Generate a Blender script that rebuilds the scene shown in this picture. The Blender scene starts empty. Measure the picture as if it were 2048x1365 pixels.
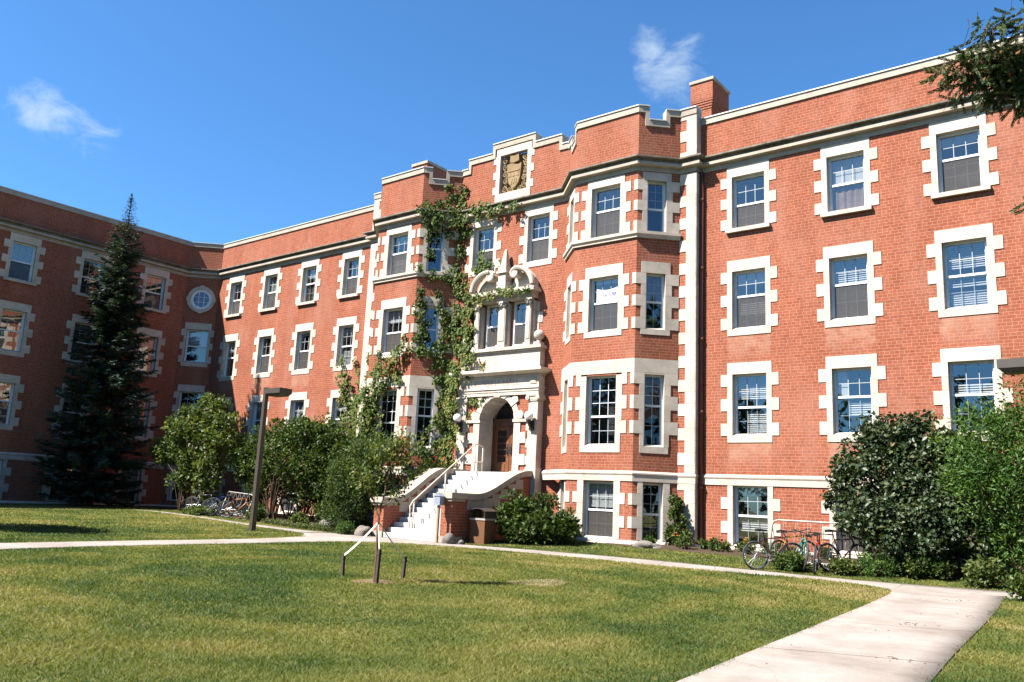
import bpy, bmesh, math, random
import numpy as np
from mathutils import Vector, Matrix
random.seed(7)
RNG = np.random.default_rng(7)
scene = bpy.context.scene
COL = scene.collection

# ------------------------------------------------------------ camera
cam = bpy.data.cameras.new('camera')
cam.sensor_width = 36.0
cam.lens = 29.3675
cam.clip_end = 3000
camo = bpy.data.objects.new('camera', cam)
COL.objects.link(camo)
_R = Vector((0.7855221671858056, 0.6171131143098636, 0.0461121351327013))
_U = Vector((0.08003083323397411, -0.17519431873509156, 0.9812757086644013))
_F = Vector((-0.6136366926705011, 0.76712342867998, 0.18700709766926102))
camo.matrix_world = Matrix(((_R.x, _U.x, -_F.x, 20.1078), (_R.y, _U.y, -_F.y, -24.9404), (_R.z, _U.z, -_F.z, 1.6), (0, 0, 0, 1)))
scene.camera = camo

# ------------------------------------------------------------ light
SUN = Vector((-0.60, -1.0, 1.40)).normalized()       # towards the sun
sl = bpy.data.lights.new('sun', 'SUN')
sl.energy = 5.0
sl.angle = math.radians(0.5)
sl.color = (1.0, 0.95, 0.87)
so = bpy.data.objects.new('sun', sl)
COL.objects.link(so)
so.rotation_euler = (-SUN).to_track_quat('-Z', 'Y').to_euler()
so.location = (-20, -40, 60)
scene.view_settings.view_transform = 'Standard'
scene.view_settings.look = 'None'
scene.view_settings.gamma = 1.0
scene.view_settings.exposure = 1.9
scene.cycles.diffuse_bounces = 1
scene.cycles.max_bounces = 8
scene.cycles.transparent_max_bounces = 16

world = bpy.data.worlds.new('World')
scene.world = world
world.use_nodes = True
wt = world.node_tree
wt.nodes.clear()


def N(t, typ, **kw):
    n = t.nodes.new(typ)
    for k, v in kw.items():
        if k.startswith('_'):
            setattr(n, k[1:], v)
        else:
            key = int(k[1:]) if k[0] == 'i' and k[1:].isdigit() else k.replace('_', ' ')
            n.inputs[key].default_value = v
    return n


def LK(t, a, b):
    t.links.new(a, b)


sky = N(wt, 'ShaderNodeTexSky', _sky_type='NISHITA')
sky.sun_disc = False
sky.sun_elevation = math.asin(SUN.z)
sky.sun_rotation = math.radians(211)
sky.altitude = 600
sky.air_density = 1.0
sky.dust_density = 0.5
sky.ozone_density = 2.5
tint = N(wt, 'ShaderNodeMix', _data_type='RGBA', _blend_type='MULTIPLY')
tint.inputs[0].default_value = 1.0
tint.inputs[7].default_value = (0.50, 0.89, 1.18, 1)
LK(wt, sky.outputs[0], tint.inputs[6])
# two small fair-weather clouds, fixed in the sky by direction
geo = N(wt, 'ShaderNodeTexCoord')
cl_noise = N(wt, 'ShaderNodeTexNoise', Scale=19.0, Detail=9.0, Roughness=0.6)
cl_noise.inputs['Distortion'].default_value = 0.35
cmap = N(wt, 'ShaderNodeMapping')
cmap.inputs['Scale'].default_value = (1.0, 1.0, 1.7)
LK(wt, geo.outputs['Generated'], cmap.inputs[0])
LK(wt, cmap.outputs[0], cl_noise.inputs['Vector'])
masks = []
for d, rad, sz in CLOUDS if 'CLOUDS' in globals() else [
        ((-0.8740, 0.3260, 0.3605), 0.10, 2.0), ((-0.8560, 0.3620, 0.3380), 0.045, 1.6),
        ((-0.4115, 0.7747, 0.4800), 0.07, 1.0), ((-0.4250, 0.7560, 0.5000), 0.05, 1.0)]:
    v = N(wt, 'ShaderNodeVectorMath', _operation='SUBTRACT')
    v.inputs[1].default_value = d
    LK(wt, geo.outputs['Generated'], v.inputs[0])
    vs = N(wt, 'ShaderNodeVectorMath', _operation='MULTIPLY')
    vs.inputs[1].default_value = (1, 1, sz)
    LK(wt, v.outputs[0], vs.inputs[0])
    ln = N(wt, 'ShaderNodeVectorMath', _operation='LENGTH')
    LK(wt, vs.outputs[0], ln.inputs[0])
    mr = N(wt, 'ShaderNodeMapRange', _interpolation_type='SMOOTHSTEP')
    mr.inputs['From Min'].default_value = 0.0
    mr.inputs['From Max'].default_value = rad * 1.5
    mr.inputs['To Min'].default_value = 1.0
    mr.inputs['To Max'].default_value = 0.0
    LK(wt, ln.outputs['Value'], mr.inputs['Value'])
    masks.append(mr)
acc = masks[0].outputs[0]
for m in masks[1:]:
    a = N(wt, 'ShaderNodeMath', _operation='MAXIMUM')
    LK(wt, acc, a.inputs[0]); LK(wt, m.outputs[0], a.inputs[1])
    acc = a.outputs[0]
mm = N(wt, 'ShaderNodeMath', _operation='MULTIPLY_ADD')
mm.inputs[1].default_value = 0.62
mm.inputs[2].default_value = -0.62
LK(wt, acc, mm.inputs[0])
ad = N(wt, 'ShaderNodeMath', _operation='ADD')
LK(wt, cl_noise.outputs[0], ad.inputs[0]); LK(wt, mm.outputs[0], ad.inputs[1])
cr = N(wt, 'ShaderNodeMapRange', _interpolation_type='SMOOTHSTEP')
cr.inputs['From Min'].default_value = 0.30
cr.inputs['From Max'].default_value = 0.72
LK(wt, ad.outputs[0], cr.inputs['Value'])
cmul = N(wt, 'ShaderNodeMath', _operation='MULTIPLY')
cmul.inputs[1].default_value = 0.66
LK(wt, cr.outputs[0], cmul.inputs[0])
cmix = N(wt, 'ShaderNodeMix', _data_type='RGBA')
LK(wt, cmul.outputs[0], cmix.inputs[0])
LK(wt, tint.outputs[2], cmix.inputs[6])
cmix.inputs[7].default_value = (4.2, 4.9, 5.4, 1)
bg = N(wt, 'ShaderNodeBackground', Strength=0.054)
LK(wt, cmix.outputs[2], bg.inputs[0])
wo = N(wt, 'ShaderNodeOutputWorld')
LK(wt, bg.outputs[0], wo.inputs[0])


# ------------------------------------------------------------ materials
def new_mat(name):
    m = bpy.data.materials.new(name)
    m.use_nodes = True
    t = m.node_tree
    p = t.nodes['Principled BSDF']
    return m, t, p


def plain(name, col, rough=0.6, metal=0.0, var=0.0, vscale=3.0, spec=0.5, bump=0.0, bscale=60.0):
    m, t, p = new_mat(name)
    p.inputs['Base Color'].default_value = (*col, 1)
    p.inputs['Roughness'].default_value = rough
    p.inputs['Metallic'].default_value = metal
    p.inputs['Specular IOR Level'].default_value = spec
    g = N(t, 'ShaderNodeNewGeometry')
    if var:
        n = N(t, 'ShaderNodeTexNoise', Scale=vscale, Detail=6.0, Roughness=0.65)
        LK(t, g.outputs['Position'], n.inputs['Vector'])
        r = N(t, 'ShaderNodeMapRange')
        r.inputs['From Min'].default_value = 0.3; r.inputs['From Max'].default_value = 0.7
        r.inputs['To Min'].default_value = 1 - var; r.inputs['To Max'].default_value = 1 + var * 0.6
        LK(t, n.outputs[0], r.inputs['Value'])
        x = N(t, 'ShaderNodeMix', _data_type='RGBA', _blend_type='MULTIPLY')
        x.inputs[0].default_value = 1.0
        x.inputs[6].default_value = (*col, 1)
        LK(t, r.outputs[0], x.inputs[7])
        LK(t, x.outputs[2], p.inputs['Base Color'])
    if bump:
        n2 = N(t, 'ShaderNodeTexNoise', Scale=bscale, Detail=4.0)
        LK(t, g.outputs['Position'], n2.inputs['Vector'])
        b = N(t, 'ShaderNodeBump', Strength=bump, Distance=0.01)
        LK(t, n2.outputs[0], b.inputs['Height'])
        LK(t, b.outputs[0], p.inputs['Normal'])
    return m


def brick_mat(name, stain=None):
    m, t, p = new_mat(name)
    uv = N(t, 'ShaderNodeUVMap')
    br = N(t, 'ShaderNodeTexBrick', Scale=1.0)
    br.offset = 0.5
    br.squash = 0.62
    br.squash_frequency = 3
    br.inputs['Color1'].default_value = (0.214, 0.067, 0.038, 1)
    br.inputs['Color2'].default_value = (0.178, 0.052, 0.029, 1)
    br.inputs['Mortar'].default_value = (0.282, 0.148, 0.102, 1)
    br.inputs['Mortar Size'].default_value = 0.0065
    br.inputs['Mortar Smooth'].default_value = 0.2
    br.inputs['Bias'].default_value = -0.1
    br.inputs['Brick Width'].default_value = 0.215
    br.inputs['Row Height'].default_value = 0.0935
    LK(t, uv.outputs[0], br.inputs['Vector'])
    n = N(t, 'ShaderNodeTexNoise', Scale=0.55, Detail=7.0, Roughness=0.7)
    LK(t, uv.outputs[0], n.inputs['Vector'])
    r = N(t, 'ShaderNodeMapRange')
    r.inputs['From Min'].default_value = 0.3; r.inputs['From Max'].default_value = 0.72
    r.inputs['To Min'].default_value = 0.92; r.inputs['To Max'].default_value = 1.14
    LK(t, n.outputs[0], r.inputs['Value'])
    x = N(t, 'ShaderNodeMix', _data_type='RGBA', _blend_type='MULTIPLY')
    x.inputs[0].default_value = 1.0
    LK(t, br.outputs['Color'], x.inputs[6]); LK(t, r.outputs[0], x.inputs[7])
    # pale lime bloom in soft vertical patches
    mp = N(t, 'ShaderNodeMapping')
    mp.inputs['Scale'].default_value = (0.9, 0.35, 1)
    LK(t, uv.outputs[0], mp.inputs[0])
    n3 = N(t, 'ShaderNodeTexNoise', Scale=1.0, Detail=5.0, Roughness=0.6)
    LK(t, mp.outputs[0], n3.inputs['Vector'])
    r3 = N(t, 'ShaderNodeMapRange')
    r3.inputs['From Min'].default_value = 0.48; r3.inputs['From Max'].default_value = 0.75
    r3.inputs['To Min'].default_value = 0.0; r3.inputs['To Max'].default_value = 0.5
    LK(t, n3.outputs[0], r3.inputs['Value'])
    mq = N(t, 'ShaderNodeMapping')
    mq.inputs['Scale'].default_value = (4.6, 10.7, 1)
    LK(t, uv.outputs[0], mq.inputs[0])
    wn = N(t, 'ShaderNodeTexNoise', Scale=1.0, Detail=1.0)
    LK(t, mq.outputs[0], wn.inputs['Vector'])
    rw = N(t, 'ShaderNodeMapRange')
    rw.inputs['From Min'].default_value = 0.3; rw.inputs['From Max'].default_value = 0.7
    rw.inputs['To Min'].default_value = 0.91; rw.inputs['To Max'].default_value = 1.12
    LK(t, wn.outputs[0], rw.inputs['Value'])
    xw = N(t, 'ShaderNodeMix', _data_type='RGBA', _blend_type='MULTIPLY')
    xw.inputs[0].default_value = 1.0
    LK(t, x.outputs[2], xw.inputs[6]); LK(t, rw.outputs[0], xw.inputs[7])
    # soot streaks running down
    ms_ = N(t, 'ShaderNodeMapping')
    ms_.inputs['Scale'].default_value = (2.2, 0.16, 1)
    LK(t, uv.outputs[0], ms_.inputs[0])
    sn = N(t, 'ShaderNodeTexNoise', Scale=1.0, Detail=6.0, Roughness=0.65)
    LK(t, ms_.outputs[0], sn.inputs['Vector'])
    rs = N(t, 'ShaderNodeMapRange')
    rs.inputs['From Min'].default_value = 0.35; rs.inputs['From Max'].default_value = 0.65
    rs.inputs['To Min'].default_value = 0.92; rs.inputs['To Max'].default_value = 1.06
    LK(t, sn.outputs[0], rs.inputs['Value'])
    xs_ = N(t, 'ShaderNodeMix', _data_type='RGBA', _blend_type='MULTIPLY')
    xs_.inputs[0].default_value = 1.0
    LK(t, xw.outputs[2], xs_.inputs[6]); LK(t, rs.outputs[0], xs_.inputs[7])
    x = xs_
    x2 = N(t, 'ShaderNodeMix', _data_type='RGBA')
    LK(t, r3.outputs[0], x2.inputs[0]); LK(t, x.outputs[2], x2.inputs[6])
    x2.inputs[7].default_value = (0.28, 0.140, 0.100, 1)
    last = x2.outputs[2]
    if stain:
        # lime run-off left on the brick below each stone sill: (first sill centre, spacing, half width)
        sx = N(t, 'ShaderNodeSeparateXYZ')
        LK(t, uv.outputs[0], sx.inputs[0])

        def mth(op, a, b=None, c=None):
            q = N(t, 'ShaderNodeMath', _operation=op)
            for i_, v_ in enumerate((a, b, c)):
                if v_ is None: continue
                if isinstance(v_, (int, float)): q.inputs[i_].default_value = v_
                else: LK(t, v_, q.inputs[i_])
            return q.outputs[0]

        def ramp(v_, a, b):
            q = N(t, 'ShaderNodeMapRange', _interpolation_type='SMOOTHSTEP')
            q.inputs['From Min'].default_value = a; q.inputs['From Max'].default_value = b
            LK(t, v_, q.inputs['Value'])
            return q.outputs[0]
        du = mth('ABSOLUTE', mth('SUBTRACT', mth('FRACT', mth('DIVIDE', mth('ADD', sx.outputs[0], 310.0 * 1.0 - stain[0] + stain[1] * .5 - (310.0 % stain[1])), stain[1])), .5))
        mu = ramp(mth('MULTIPLY_ADD', n3.outputs[0], .06, du), stain[2] / stain[1] + .05, stain[2] / stain[1] + .01)
        tot = None
        for zt in (7.10, 3.69):
            a_ = mth('MULTIPLY', ramp(sx.outputs[1], zt - .95, zt - .25), ramp(sx.outputs[1], zt + .02, zt))
            tot = a_ if tot is None else mth('ADD', tot, a_)
        nz = N(t, 'ShaderNodeTexNoise', Scale=2.3, Detail=6.0, Roughness=0.65)
        LK(t, uv.outputs[0], nz.inputs['Vector'])
        fac = mth('MULTIPLY', mth('MULTIPLY', tot, mu), ramp(nz.outputs[0], .25, .75))
        x3 = N(t, 'ShaderNodeMix', _data_type='RGBA')
        LK(t, mth('MULTIPLY', fac, .75), x3.inputs[0]); LK(t, last, x3.inputs[6])
        x3.inputs[7].default_value = (0.30, 0.175, 0.125, 1)
        last = x3.outputs[2]
    LK(t, last, p.inputs['Base Color'])
    p.inputs['Roughness'].default_value = 0.85
    p.inputs['Specular IOR Level'].default_value = 0.04
    b = N(t, 'ShaderNodeBump', Strength=0.4, Distance=0.008)
    inv = N(t, 'ShaderNodeMath', _operation='SUBTRACT')
    inv.inputs[0].default_value = 1.0
    LK(t, br.outputs['Fac'], inv.inputs[1])
    LK(t, inv.outputs[0], b.inputs['Height'])
    LK(t, b.outputs[0], p.inputs['Normal'])
    return m


def stone_mat(name, col=(0.435, 0.375, 0.315), dirt=0.42, dirtcol=(0.17, 0.125, 0.09), lo=0.51, hi=0.76):
    m, t, p = new_mat(name)
    g = N(t, 'ShaderNodeNewGeometry')
    n = N(t, 'ShaderNodeTexNoise', Scale=2.2, Detail=8.0, Roughness=0.65)
    LK(t, g.outputs['Position'], n.inputs['Vector'])
    r = N(t, 'ShaderNodeMapRange')
    r.inputs['From Min'].default_value = 0.3; r.inputs['From Max'].default_value = 0.7
    r.inputs['To Min'].default_value = 0.78; r.inputs['To Max'].default_value = 1.1
    LK(t, n.outputs[0], r.inputs['Value'])
    x = N(t, 'ShaderNodeMix', _data_type='RGBA', _blend_type='MULTIPLY')
    x.inputs[0].default_value = 1.0
    x.inputs[6].default_value = (*col, 1)
    ri = N(t, 'ShaderNodeMapRange')
    ri.inputs['To Min'].default_value = 0.88; ri.inputs['To Max'].default_value = 1.07
    LK(t, g.outputs['Random Per Island'], ri.inputs['Value'])
    rm = N(t, 'ShaderNodeMath', _operation='MULTIPLY')
    LK(t, r.outputs[0], rm.inputs[0]); LK(t, ri.outputs[0], rm.inputs[1])
    LK(t, rm.outputs[0], x.inputs[7])
    mp = N(t, 'ShaderNodeMapping')
    mp.inputs['Scale'].default_value = (1.6, 1.6, 0.8)
    LK(t, g.outputs['Position'], mp.inputs[0])
    n2 = N(t, 'ShaderNodeTexNoise', Scale=1.7, Detail=9.0, Roughness=0.72)
    LK(t, mp.outputs[0], n2.inputs['Vector'])
    r2 = N(t, 'ShaderNodeMapRange')
    r2.inputs['From Min'].default_value = lo; r2.inputs['From Max'].default_value = hi
    r2.inputs['To Min'].default_value = 0.0; r2.inputs['To Max'].default_value = dirt
    LK(t, n2.outputs[0], r2.inputs['Value'])
    x2 = N(t, 'ShaderNodeMix', _data_type='RGBA')
    LK(t, r2.outputs[0], x2.inputs[0]); LK(t, x.outputs[2], x2.inputs[6])
    x2.inputs[7].default_value = (*dirtcol, 1)
    LK(t, x2.outputs[2], p.inputs['Base Color'])
    p.inputs['Roughness'].default_value = 0.85
    p.inputs['Specular IOR Level'].default_value = 0.06
    n4 = N(t, 'ShaderNodeTexNoise', Scale=45.0, Detail=4.0)
    LK(t, g.outputs['Position'], n4.inputs['Vector'])
    b = N(t, 'ShaderNodeBump', Strength=0.25, Distance=0.01)
    LK(t, n4.outputs[0], b.inputs['Height'])
    LK(t, b.outputs[0], p.inputs['Normal'])
    return m


def leaf_mat(name, ramp, rough=0.5, trans=0.25, spec=0.4):
    """ramp: list of (pos, colour) looked up by the per-leaf 'tone' attribute"""
    m, t, p = new_mat(name)
    at = N(t, 'ShaderNodeAttribute', _attribute_name='tone')
    cr = N(t, 'ShaderNodeValToRGB')
    e = cr.color_ramp.elements
    while len(e) > 1:
        e.remove(e[-1])
    e[0].position, e[0].color = ramp[0][0], (*ramp[0][1], 1)
    for pos, c in ramp[1:]:
        q = e.new(pos); q.color = (*c, 1)
    LK(t, at.outputs['Fac'], cr.inputs[0])
    LK(t, cr.outputs[0], p.inputs['Base Color'])
    p.inputs['Roughness'].default_value = rough
    p.inputs['Specular IOR Level'].default_value = spec
    tr = N(t, 'ShaderNodeBsdfTranslucent')
    mx = N(t, 'ShaderNodeMix', _data_type='RGBA', _blend_type='MULTIPLY')
    mx.inputs[0].default_value = 1.0
    LK(t, cr.outputs[0], mx.inputs[6]); mx.inputs[7].default_value = (1.5, 1.6, 0.6, 1)
    LK(t, mx.outputs[2], tr.inputs[0])
    ms = N(t, 'ShaderNodeMixShader'); ms.inputs[0].default_value = trans
    LK(t, p.outputs[0], ms.inputs[1]); LK(t, tr.outputs[0], ms.inputs[2])
    LK(t, ms.outputs[0], t.nodes['Material Output'].inputs[0])
    return m


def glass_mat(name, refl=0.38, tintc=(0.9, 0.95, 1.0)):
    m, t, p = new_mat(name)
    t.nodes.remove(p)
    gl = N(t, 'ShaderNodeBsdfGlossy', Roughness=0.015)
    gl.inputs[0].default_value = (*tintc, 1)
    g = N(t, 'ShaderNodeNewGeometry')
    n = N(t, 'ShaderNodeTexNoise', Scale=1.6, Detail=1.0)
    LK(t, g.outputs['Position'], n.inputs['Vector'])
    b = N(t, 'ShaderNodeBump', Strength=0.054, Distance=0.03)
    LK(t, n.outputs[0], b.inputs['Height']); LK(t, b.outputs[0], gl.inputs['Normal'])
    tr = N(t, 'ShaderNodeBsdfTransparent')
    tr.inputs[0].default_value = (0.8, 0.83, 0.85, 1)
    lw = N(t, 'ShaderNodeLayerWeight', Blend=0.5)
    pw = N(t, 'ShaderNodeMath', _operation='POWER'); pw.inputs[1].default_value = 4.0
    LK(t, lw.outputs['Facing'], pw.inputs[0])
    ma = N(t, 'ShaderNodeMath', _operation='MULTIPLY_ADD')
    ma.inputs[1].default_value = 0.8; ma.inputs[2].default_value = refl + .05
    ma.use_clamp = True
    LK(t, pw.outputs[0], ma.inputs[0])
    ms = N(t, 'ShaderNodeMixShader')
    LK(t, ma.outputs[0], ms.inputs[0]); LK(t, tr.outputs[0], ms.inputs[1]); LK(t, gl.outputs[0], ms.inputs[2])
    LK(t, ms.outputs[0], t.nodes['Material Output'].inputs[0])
    return m


def screen_mat(name):
    m, t, p = new_mat(name)
    p.inputs['Base Color'].default_value = (0.046, 0.040, 0.036, 1)
    p.inputs['Roughness'].default_value = 0.8
    tr = N(t, 'ShaderNodeBsdfTransparent')
    ms = N(t, 'ShaderNodeMixShader'); ms.inputs[0].default_value = 0.60
    LK(t, tr.outputs[0], ms.inputs[1]); LK(t, p.outputs[0], ms.inputs[2])
    LK(t, ms.outputs[0], t.nodes['Material Output'].inputs[0])
    return m


def ground_mat(name, ramp, s1=0.35, s2=9.0, s3=140.0, bump=0.6):
    m, t, p = new_mat(name)
    g = N(t, 'ShaderNodeNewGeometry')
    n1 = N(t, 'ShaderNodeTexNoise', Scale=s1, Detail=6.0, Roughness=0.6)
    n2 = N(t, 'ShaderNodeTexNoise', Scale=s2, Detail=6.0, Roughness=0.7)
    n3 = N(t, 'ShaderNodeTexNoise', Scale=s3, Detail=3.0, Roughness=0.7)
    for n in (n1, n2, n3):
        LK(t, g.outputs['Position'], n.inputs['Vector'])
    a = N(t, 'ShaderNodeMath', _operation='MULTIPLY_ADD'); a.inputs[1].default_value = 0.5
    LK(t, n2.outputs[0], a.inputs[0])
    b0 = N(t, 'ShaderNodeMath', _operation='MULTIPLY'); b0.inputs[1].default_value = 0.55
    LK(t, n1.outputs[0], b0.inputs[0]); LK(t, b0.outputs[0], a.inputs[2])
    c = N(t, 'ShaderNodeMath', _operation='MULTIPLY_ADD'); c.inputs[1].default_value = 0.35
    LK(t, n3.outputs[0], c.inputs[0]); LK(t, a.outputs[0], c.inputs[2])
    cr = N(t, 'ShaderNodeValToRGB')
    e = cr.color_ramp.elements
    while len(e) > 1:
        e.remove(e[-1])
    e[0].position, e[0].color = ramp[0][0], (*ramp[0][1], 1)
    for pos, cc in ramp[1:]:
        q = e.new(pos); q.color = (*cc, 1)
    LK(t, c.outputs[0], cr.inputs[0]); LK(t, cr.outputs[0], p.inputs['Base Color'])
    p.inputs['Roughness'].default_value = 0.95
    p.inputs['Specular IOR Level'].default_value = 0.1
    b = N(t, 'ShaderNodeBump', Strength=bump, Distance=0.02)
    LK(t, n3.outputs[0], b.inputs['Height']); LK(t, b.outputs[0], p.inputs['Normal'])
    return m


def concrete_mat(name):
    m, t, p = new_mat(name)
    g = N(t, 'ShaderNodeNewGeometry')
    n1 = N(t, 'ShaderNodeTexNoise', Scale=0.8, Detail=8.0, Roughness=0.7)
    n2 = N(t, 'ShaderNodeTexNoise', Scale=40.0, Detail=5.0, Roughness=0.7)
    LK(t, g.outputs['Position'], n1.inputs['Vector']); LK(t, g.outputs['Position'], n2.inputs['Vector'])
    cr = N(t, 'ShaderNodeValToRGB')
    e = cr.color_ramp.elements
    e[0].position, e[0].color = 0.3, (0.165, 0.138, 0.12, 1)
    e[1].position, e[1].color = 0.62, (0.255, 0.225, 0.205, 1)
    LK(t, n1.outputs[0], cr.inputs[0])
    r = N(t, 'ShaderNodeMapRange')
    r.inputs['To Min'].default_value = 0.8; r.inputs['To Max'].default_value = 1.15
    LK(t, n2.outputs[0], r.inputs['Value'])
    x = N(t, 'ShaderNodeMix', _data_type='RGBA', _blend_type='MULTIPLY'); x.inputs[0].default_value = 1.0
    LK(t, cr.outputs[0], x.inputs[6]); LK(t, r.outputs[0], x.inputs[7])
    # hairline cracks
    vo = N(t, 'ShaderNodeTexVoronoi', Scale=0.55, _feature='DISTANCE_TO_EDGE')
    wn = N(t, 'ShaderNodeTexNoise', Scale=2.0, Detail=4.0)
    LK(t, g.outputs['Position'], wn.inputs['Vector'])
    va = N(t, 'ShaderNodeVectorMath', _operation='ADD')
    LK(t, g.outputs['Position'], va.inputs[0]); LK(t, wn.outputs['Color'], va.inputs[1])
    LK(t, va.outputs[0], vo.inputs['Vector'])
    rc = N(t, 'ShaderNodeMapRange')
    rc.inputs['From Min'].default_value = 0.0; rc.inputs['From Max'].default_value = 0.006
    rc.inputs['To Min'].default_value = 0.72; rc.inputs['To Max'].default_value = 1.0
    LK(t, vo.outputs['Distance'], rc.inputs['Value'])
    x2 = N(t, 'ShaderNodeMix', _data_type='RGBA', _blend_type='MULTIPLY'); x2.inputs[0].default_value = 1.0
    LK(t, x.outputs[2], x2.inputs[6]); LK(t, rc.outputs[0], x2.inputs[7])
    at = N(t, 'ShaderNodeAttribute', _attribute_name='along')
    fr = N(t, 'ShaderNodeMath', _operation='FRACT'); LK(t, at.outputs['Fac'], fr.inputs[0])
    wj = N(t, 'ShaderNodeMath', _operation='MULTIPLY_ADD'); wj.inputs[1].default_value = .012; LK(t, n2.outputs[0], wj.inputs[0]); LK(t, fr.outputs[0], wj.inputs[2])
    rj = N(t, 'ShaderNodeMapRange')
    rj.inputs['From Min'].default_value = 0.012; rj.inputs['From Max'].default_value = 0.02
    rj.inputs['To Min'].default_value = 0.35; rj.inputs['To Max'].default_value = 1.0
    LK(t, wj.outputs[0], rj.inputs['Value'])
    x3 = N(t, 'ShaderNodeMix', _data_type='RGBA', _blend_type='MULTIPLY'); x3.inputs[0].default_value = 1.0
    LK(t, x2.outputs[2], x3.inputs[6]); LK(t, rj.outputs[0], x3.inputs[7])
    LK(t, x3.outputs[2], p.inputs['Base Color'])
    p.inputs['Roughness'].default_value = 0.9
    p.inputs['Specular IOR Level'].default_value = 0.06
    b = N(t, 'ShaderNodeBump', Strength=0.3, Distance=0.01)
    LK(t, n2.outputs[0], b.inputs['Height']); LK(t, b.outputs[0], p.inputs['Normal'])
    return m


M = dict(
    brick=brick_mat('red_brick'),
    brickR=brick_mat('red_brick_right', (9.765, 3.1, .70)),
    brickL=brick_mat('red_brick_left', (-19.06, 3.11, .66)),
    stone=stone_mat('cream_stone'),
    cornice=stone_mat('weathered_cornice_stone', (0.20, 0.17, 0.14), 0.8, (0.028, 0.024, 0.021), 0.42, 0.70),
    carved=stone_mat('carved_brown_stone', (0.24, 0.165, 0.092), 0.6, (0.07, 0.045, 0.03), 0.5, 0.7),
    capst=stone_mat('coping_stone', (0.33, 0.282, 0.232), 0.45),
    flash=plain('pale_metal_flashing', (0.42, 0.42, 0.42), 0.45, 0.0, 0.1),
    step=stone_mat('white_step_stone', (0.40, 0.38, 0.36), 0.2),
    vinyl=plain('white_vinyl', (0.58, 0.59, 0.60), 0.4, 0, 0.06),
    muntin=plain('pale_muntin', (0.30, 0.31, 0.32), 0.5),
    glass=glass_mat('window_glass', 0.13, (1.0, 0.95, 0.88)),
    glassmid=glass_mat('dimmed_reflection_glass', 0.09),  # same glass, reflection turned down to darken the lower and canted panes
    glassdark=glass_mat('dim_window_glass', 0.0),  # same glass, reflection set lower still for near-black bay and door panes
    screen=screen_mat('insect_screen'),
    dark=plain('unlit_room_black', (0.010, 0.009, 0.009), 0.9),  # near-black colour stands in for unlit depth behind openings
    blind=plain('white_blind', (0.30, 0.30, 0.29), 0.7, 0, 0.08, 8),
    curtain=plain('tan_curtain', (0.17, 0.11, 0.07), 0.9, 0, 0.25, 6),
    greycur=plain('grey_curtain', (0.05, 0.042, 0.038), 0.9, 0, 0.3, 3),
    wood=plain('brown_oak', (0.09, 0.034, 0.014), 0.45, 0, 0.25, 9),
    woodlight=plain('warm_oak', (0.125, 0.046, 0.018), 0.4, 0, 0.25, 9),
    bronze=plain('dark_bronze_paint', (0.036, 0.028, 0.022), 0.55, 0.0, 0.2, 4),
    black=plain('black_iron', (0.015, 0.015, 0.015), 0.5),
    rubber=plain('black_rubber', (0.02, 0.02, 0.02), 0.8),
    steel=plain('bright_steel', (0.55, 0.55, 0.55), 0.3, 0.9),
    galv=plain('galvanised_rail', (0.30, 0.27, 0.24), 0.5, 0.2, 0.15, 12),
    railpaint=plain('cream_rail_paint', (0.50, 0.42, 0.34), 0.5, 0, 0.1, 8),
    globe=plain('white_opal_glass', (0.70, 0.69, 0.66), 0.2),
    pipe=plain('brown_downpipe', (0.12, 0.032, 0.018), 0.6, 0, 0.2, 4),
    roof=plain('flat_roof_gravel', (0.2, 0.19, 0.18), 0.95, 0, 0.3, 3),
    concrete=concrete_mat('path_concrete'),
    soil=ground_mat('bed_soil', [(0.35, (0.02, 0.0125, 0.008)), (0.75, (0.06, 0.042, 0.028))], 1.5, 14, 90, 0.9),
    mulch=ground_mat('bark_mulch', [(0.4, (0.07, 0.038, 0.022)), (0.8, (0.17, 0.11, 0.07))], 3, 25, 70, 0.9),
    barepatch=ground_mat('dry_straw', [(0.4, (0.115, 0.085, 0.045)), (0.8, (0.20, 0.155, 0.095))], 3, 25, 90, 0.7),
    lawn=ground_mat('lawn_turf', [(0.42, (0.046, 0.064, 0.013)), (0.58, (0.082, 0.092, 0.021)), (0.72, (0.120, 0.114, 0.031)), (0.86, (0.165, 0.135, 0.048))], 0.33, 5.0, 120.0, 0.9),
    bark=plain('rough_bark', (0.07, 0.045, 0.028), 0.9, 0, 0.4, 14, 0.2, 0.8, 40),
    twigbark=plain('reddish_young_bark', (0.11, 0.048, 0.028), 0.7, 0, 0.25, 20),
    stake=plain('weathered_stake', (0.04, 0.026, 0.018), 0.85, 0, 0.3, 25),
    strap=plain('white_webbing', (0.68, 0.66, 0.58), 0.7, 0, 0.05),
    rock=stone_mat('field_stone', (0.135, 0.12, 0.11), 0.5),
    pebble=plain('brown_pebble_panel', (0.13, 0.060, 0.030), 0.9, 0, 0.4, 60, 0.2, 0.8, 90),
    hood=plain('dark_brown_plastic', (0.035, 0.026, 0.022), 0.4),
    greybox=plain('grey_painted_box', (0.18, 0.20, 0.26), 0.5),
    postwood=plain('raw_timber', (0.24, 0.155, 0.088), 0.8, 0, 0.25, 15),
    paper=plain('cream_paper', (0.5, 0.47, 0.42), 0.8),
    ink=plain('violet_ink', (0.13, 0.12, 0.30), 0.8),
    orange=plain('orange_petals', (0.75, 0.24, 0.03), 0.6, 0, 0.2, 40),
)
M['ivy'] = leaf_mat('ivy_leaf', [(0.0, (0.016, 0.034, 0.006)), (0.45, (0.054, 0.086, 0.013)), (0.75, (0.105, 0.125, 0.024)), (0.92, (0.14, 0.125, 0.034)), (1.0, (0.20, 0.07, 0.022))], 0.6, 0.25, 0.15)
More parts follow.
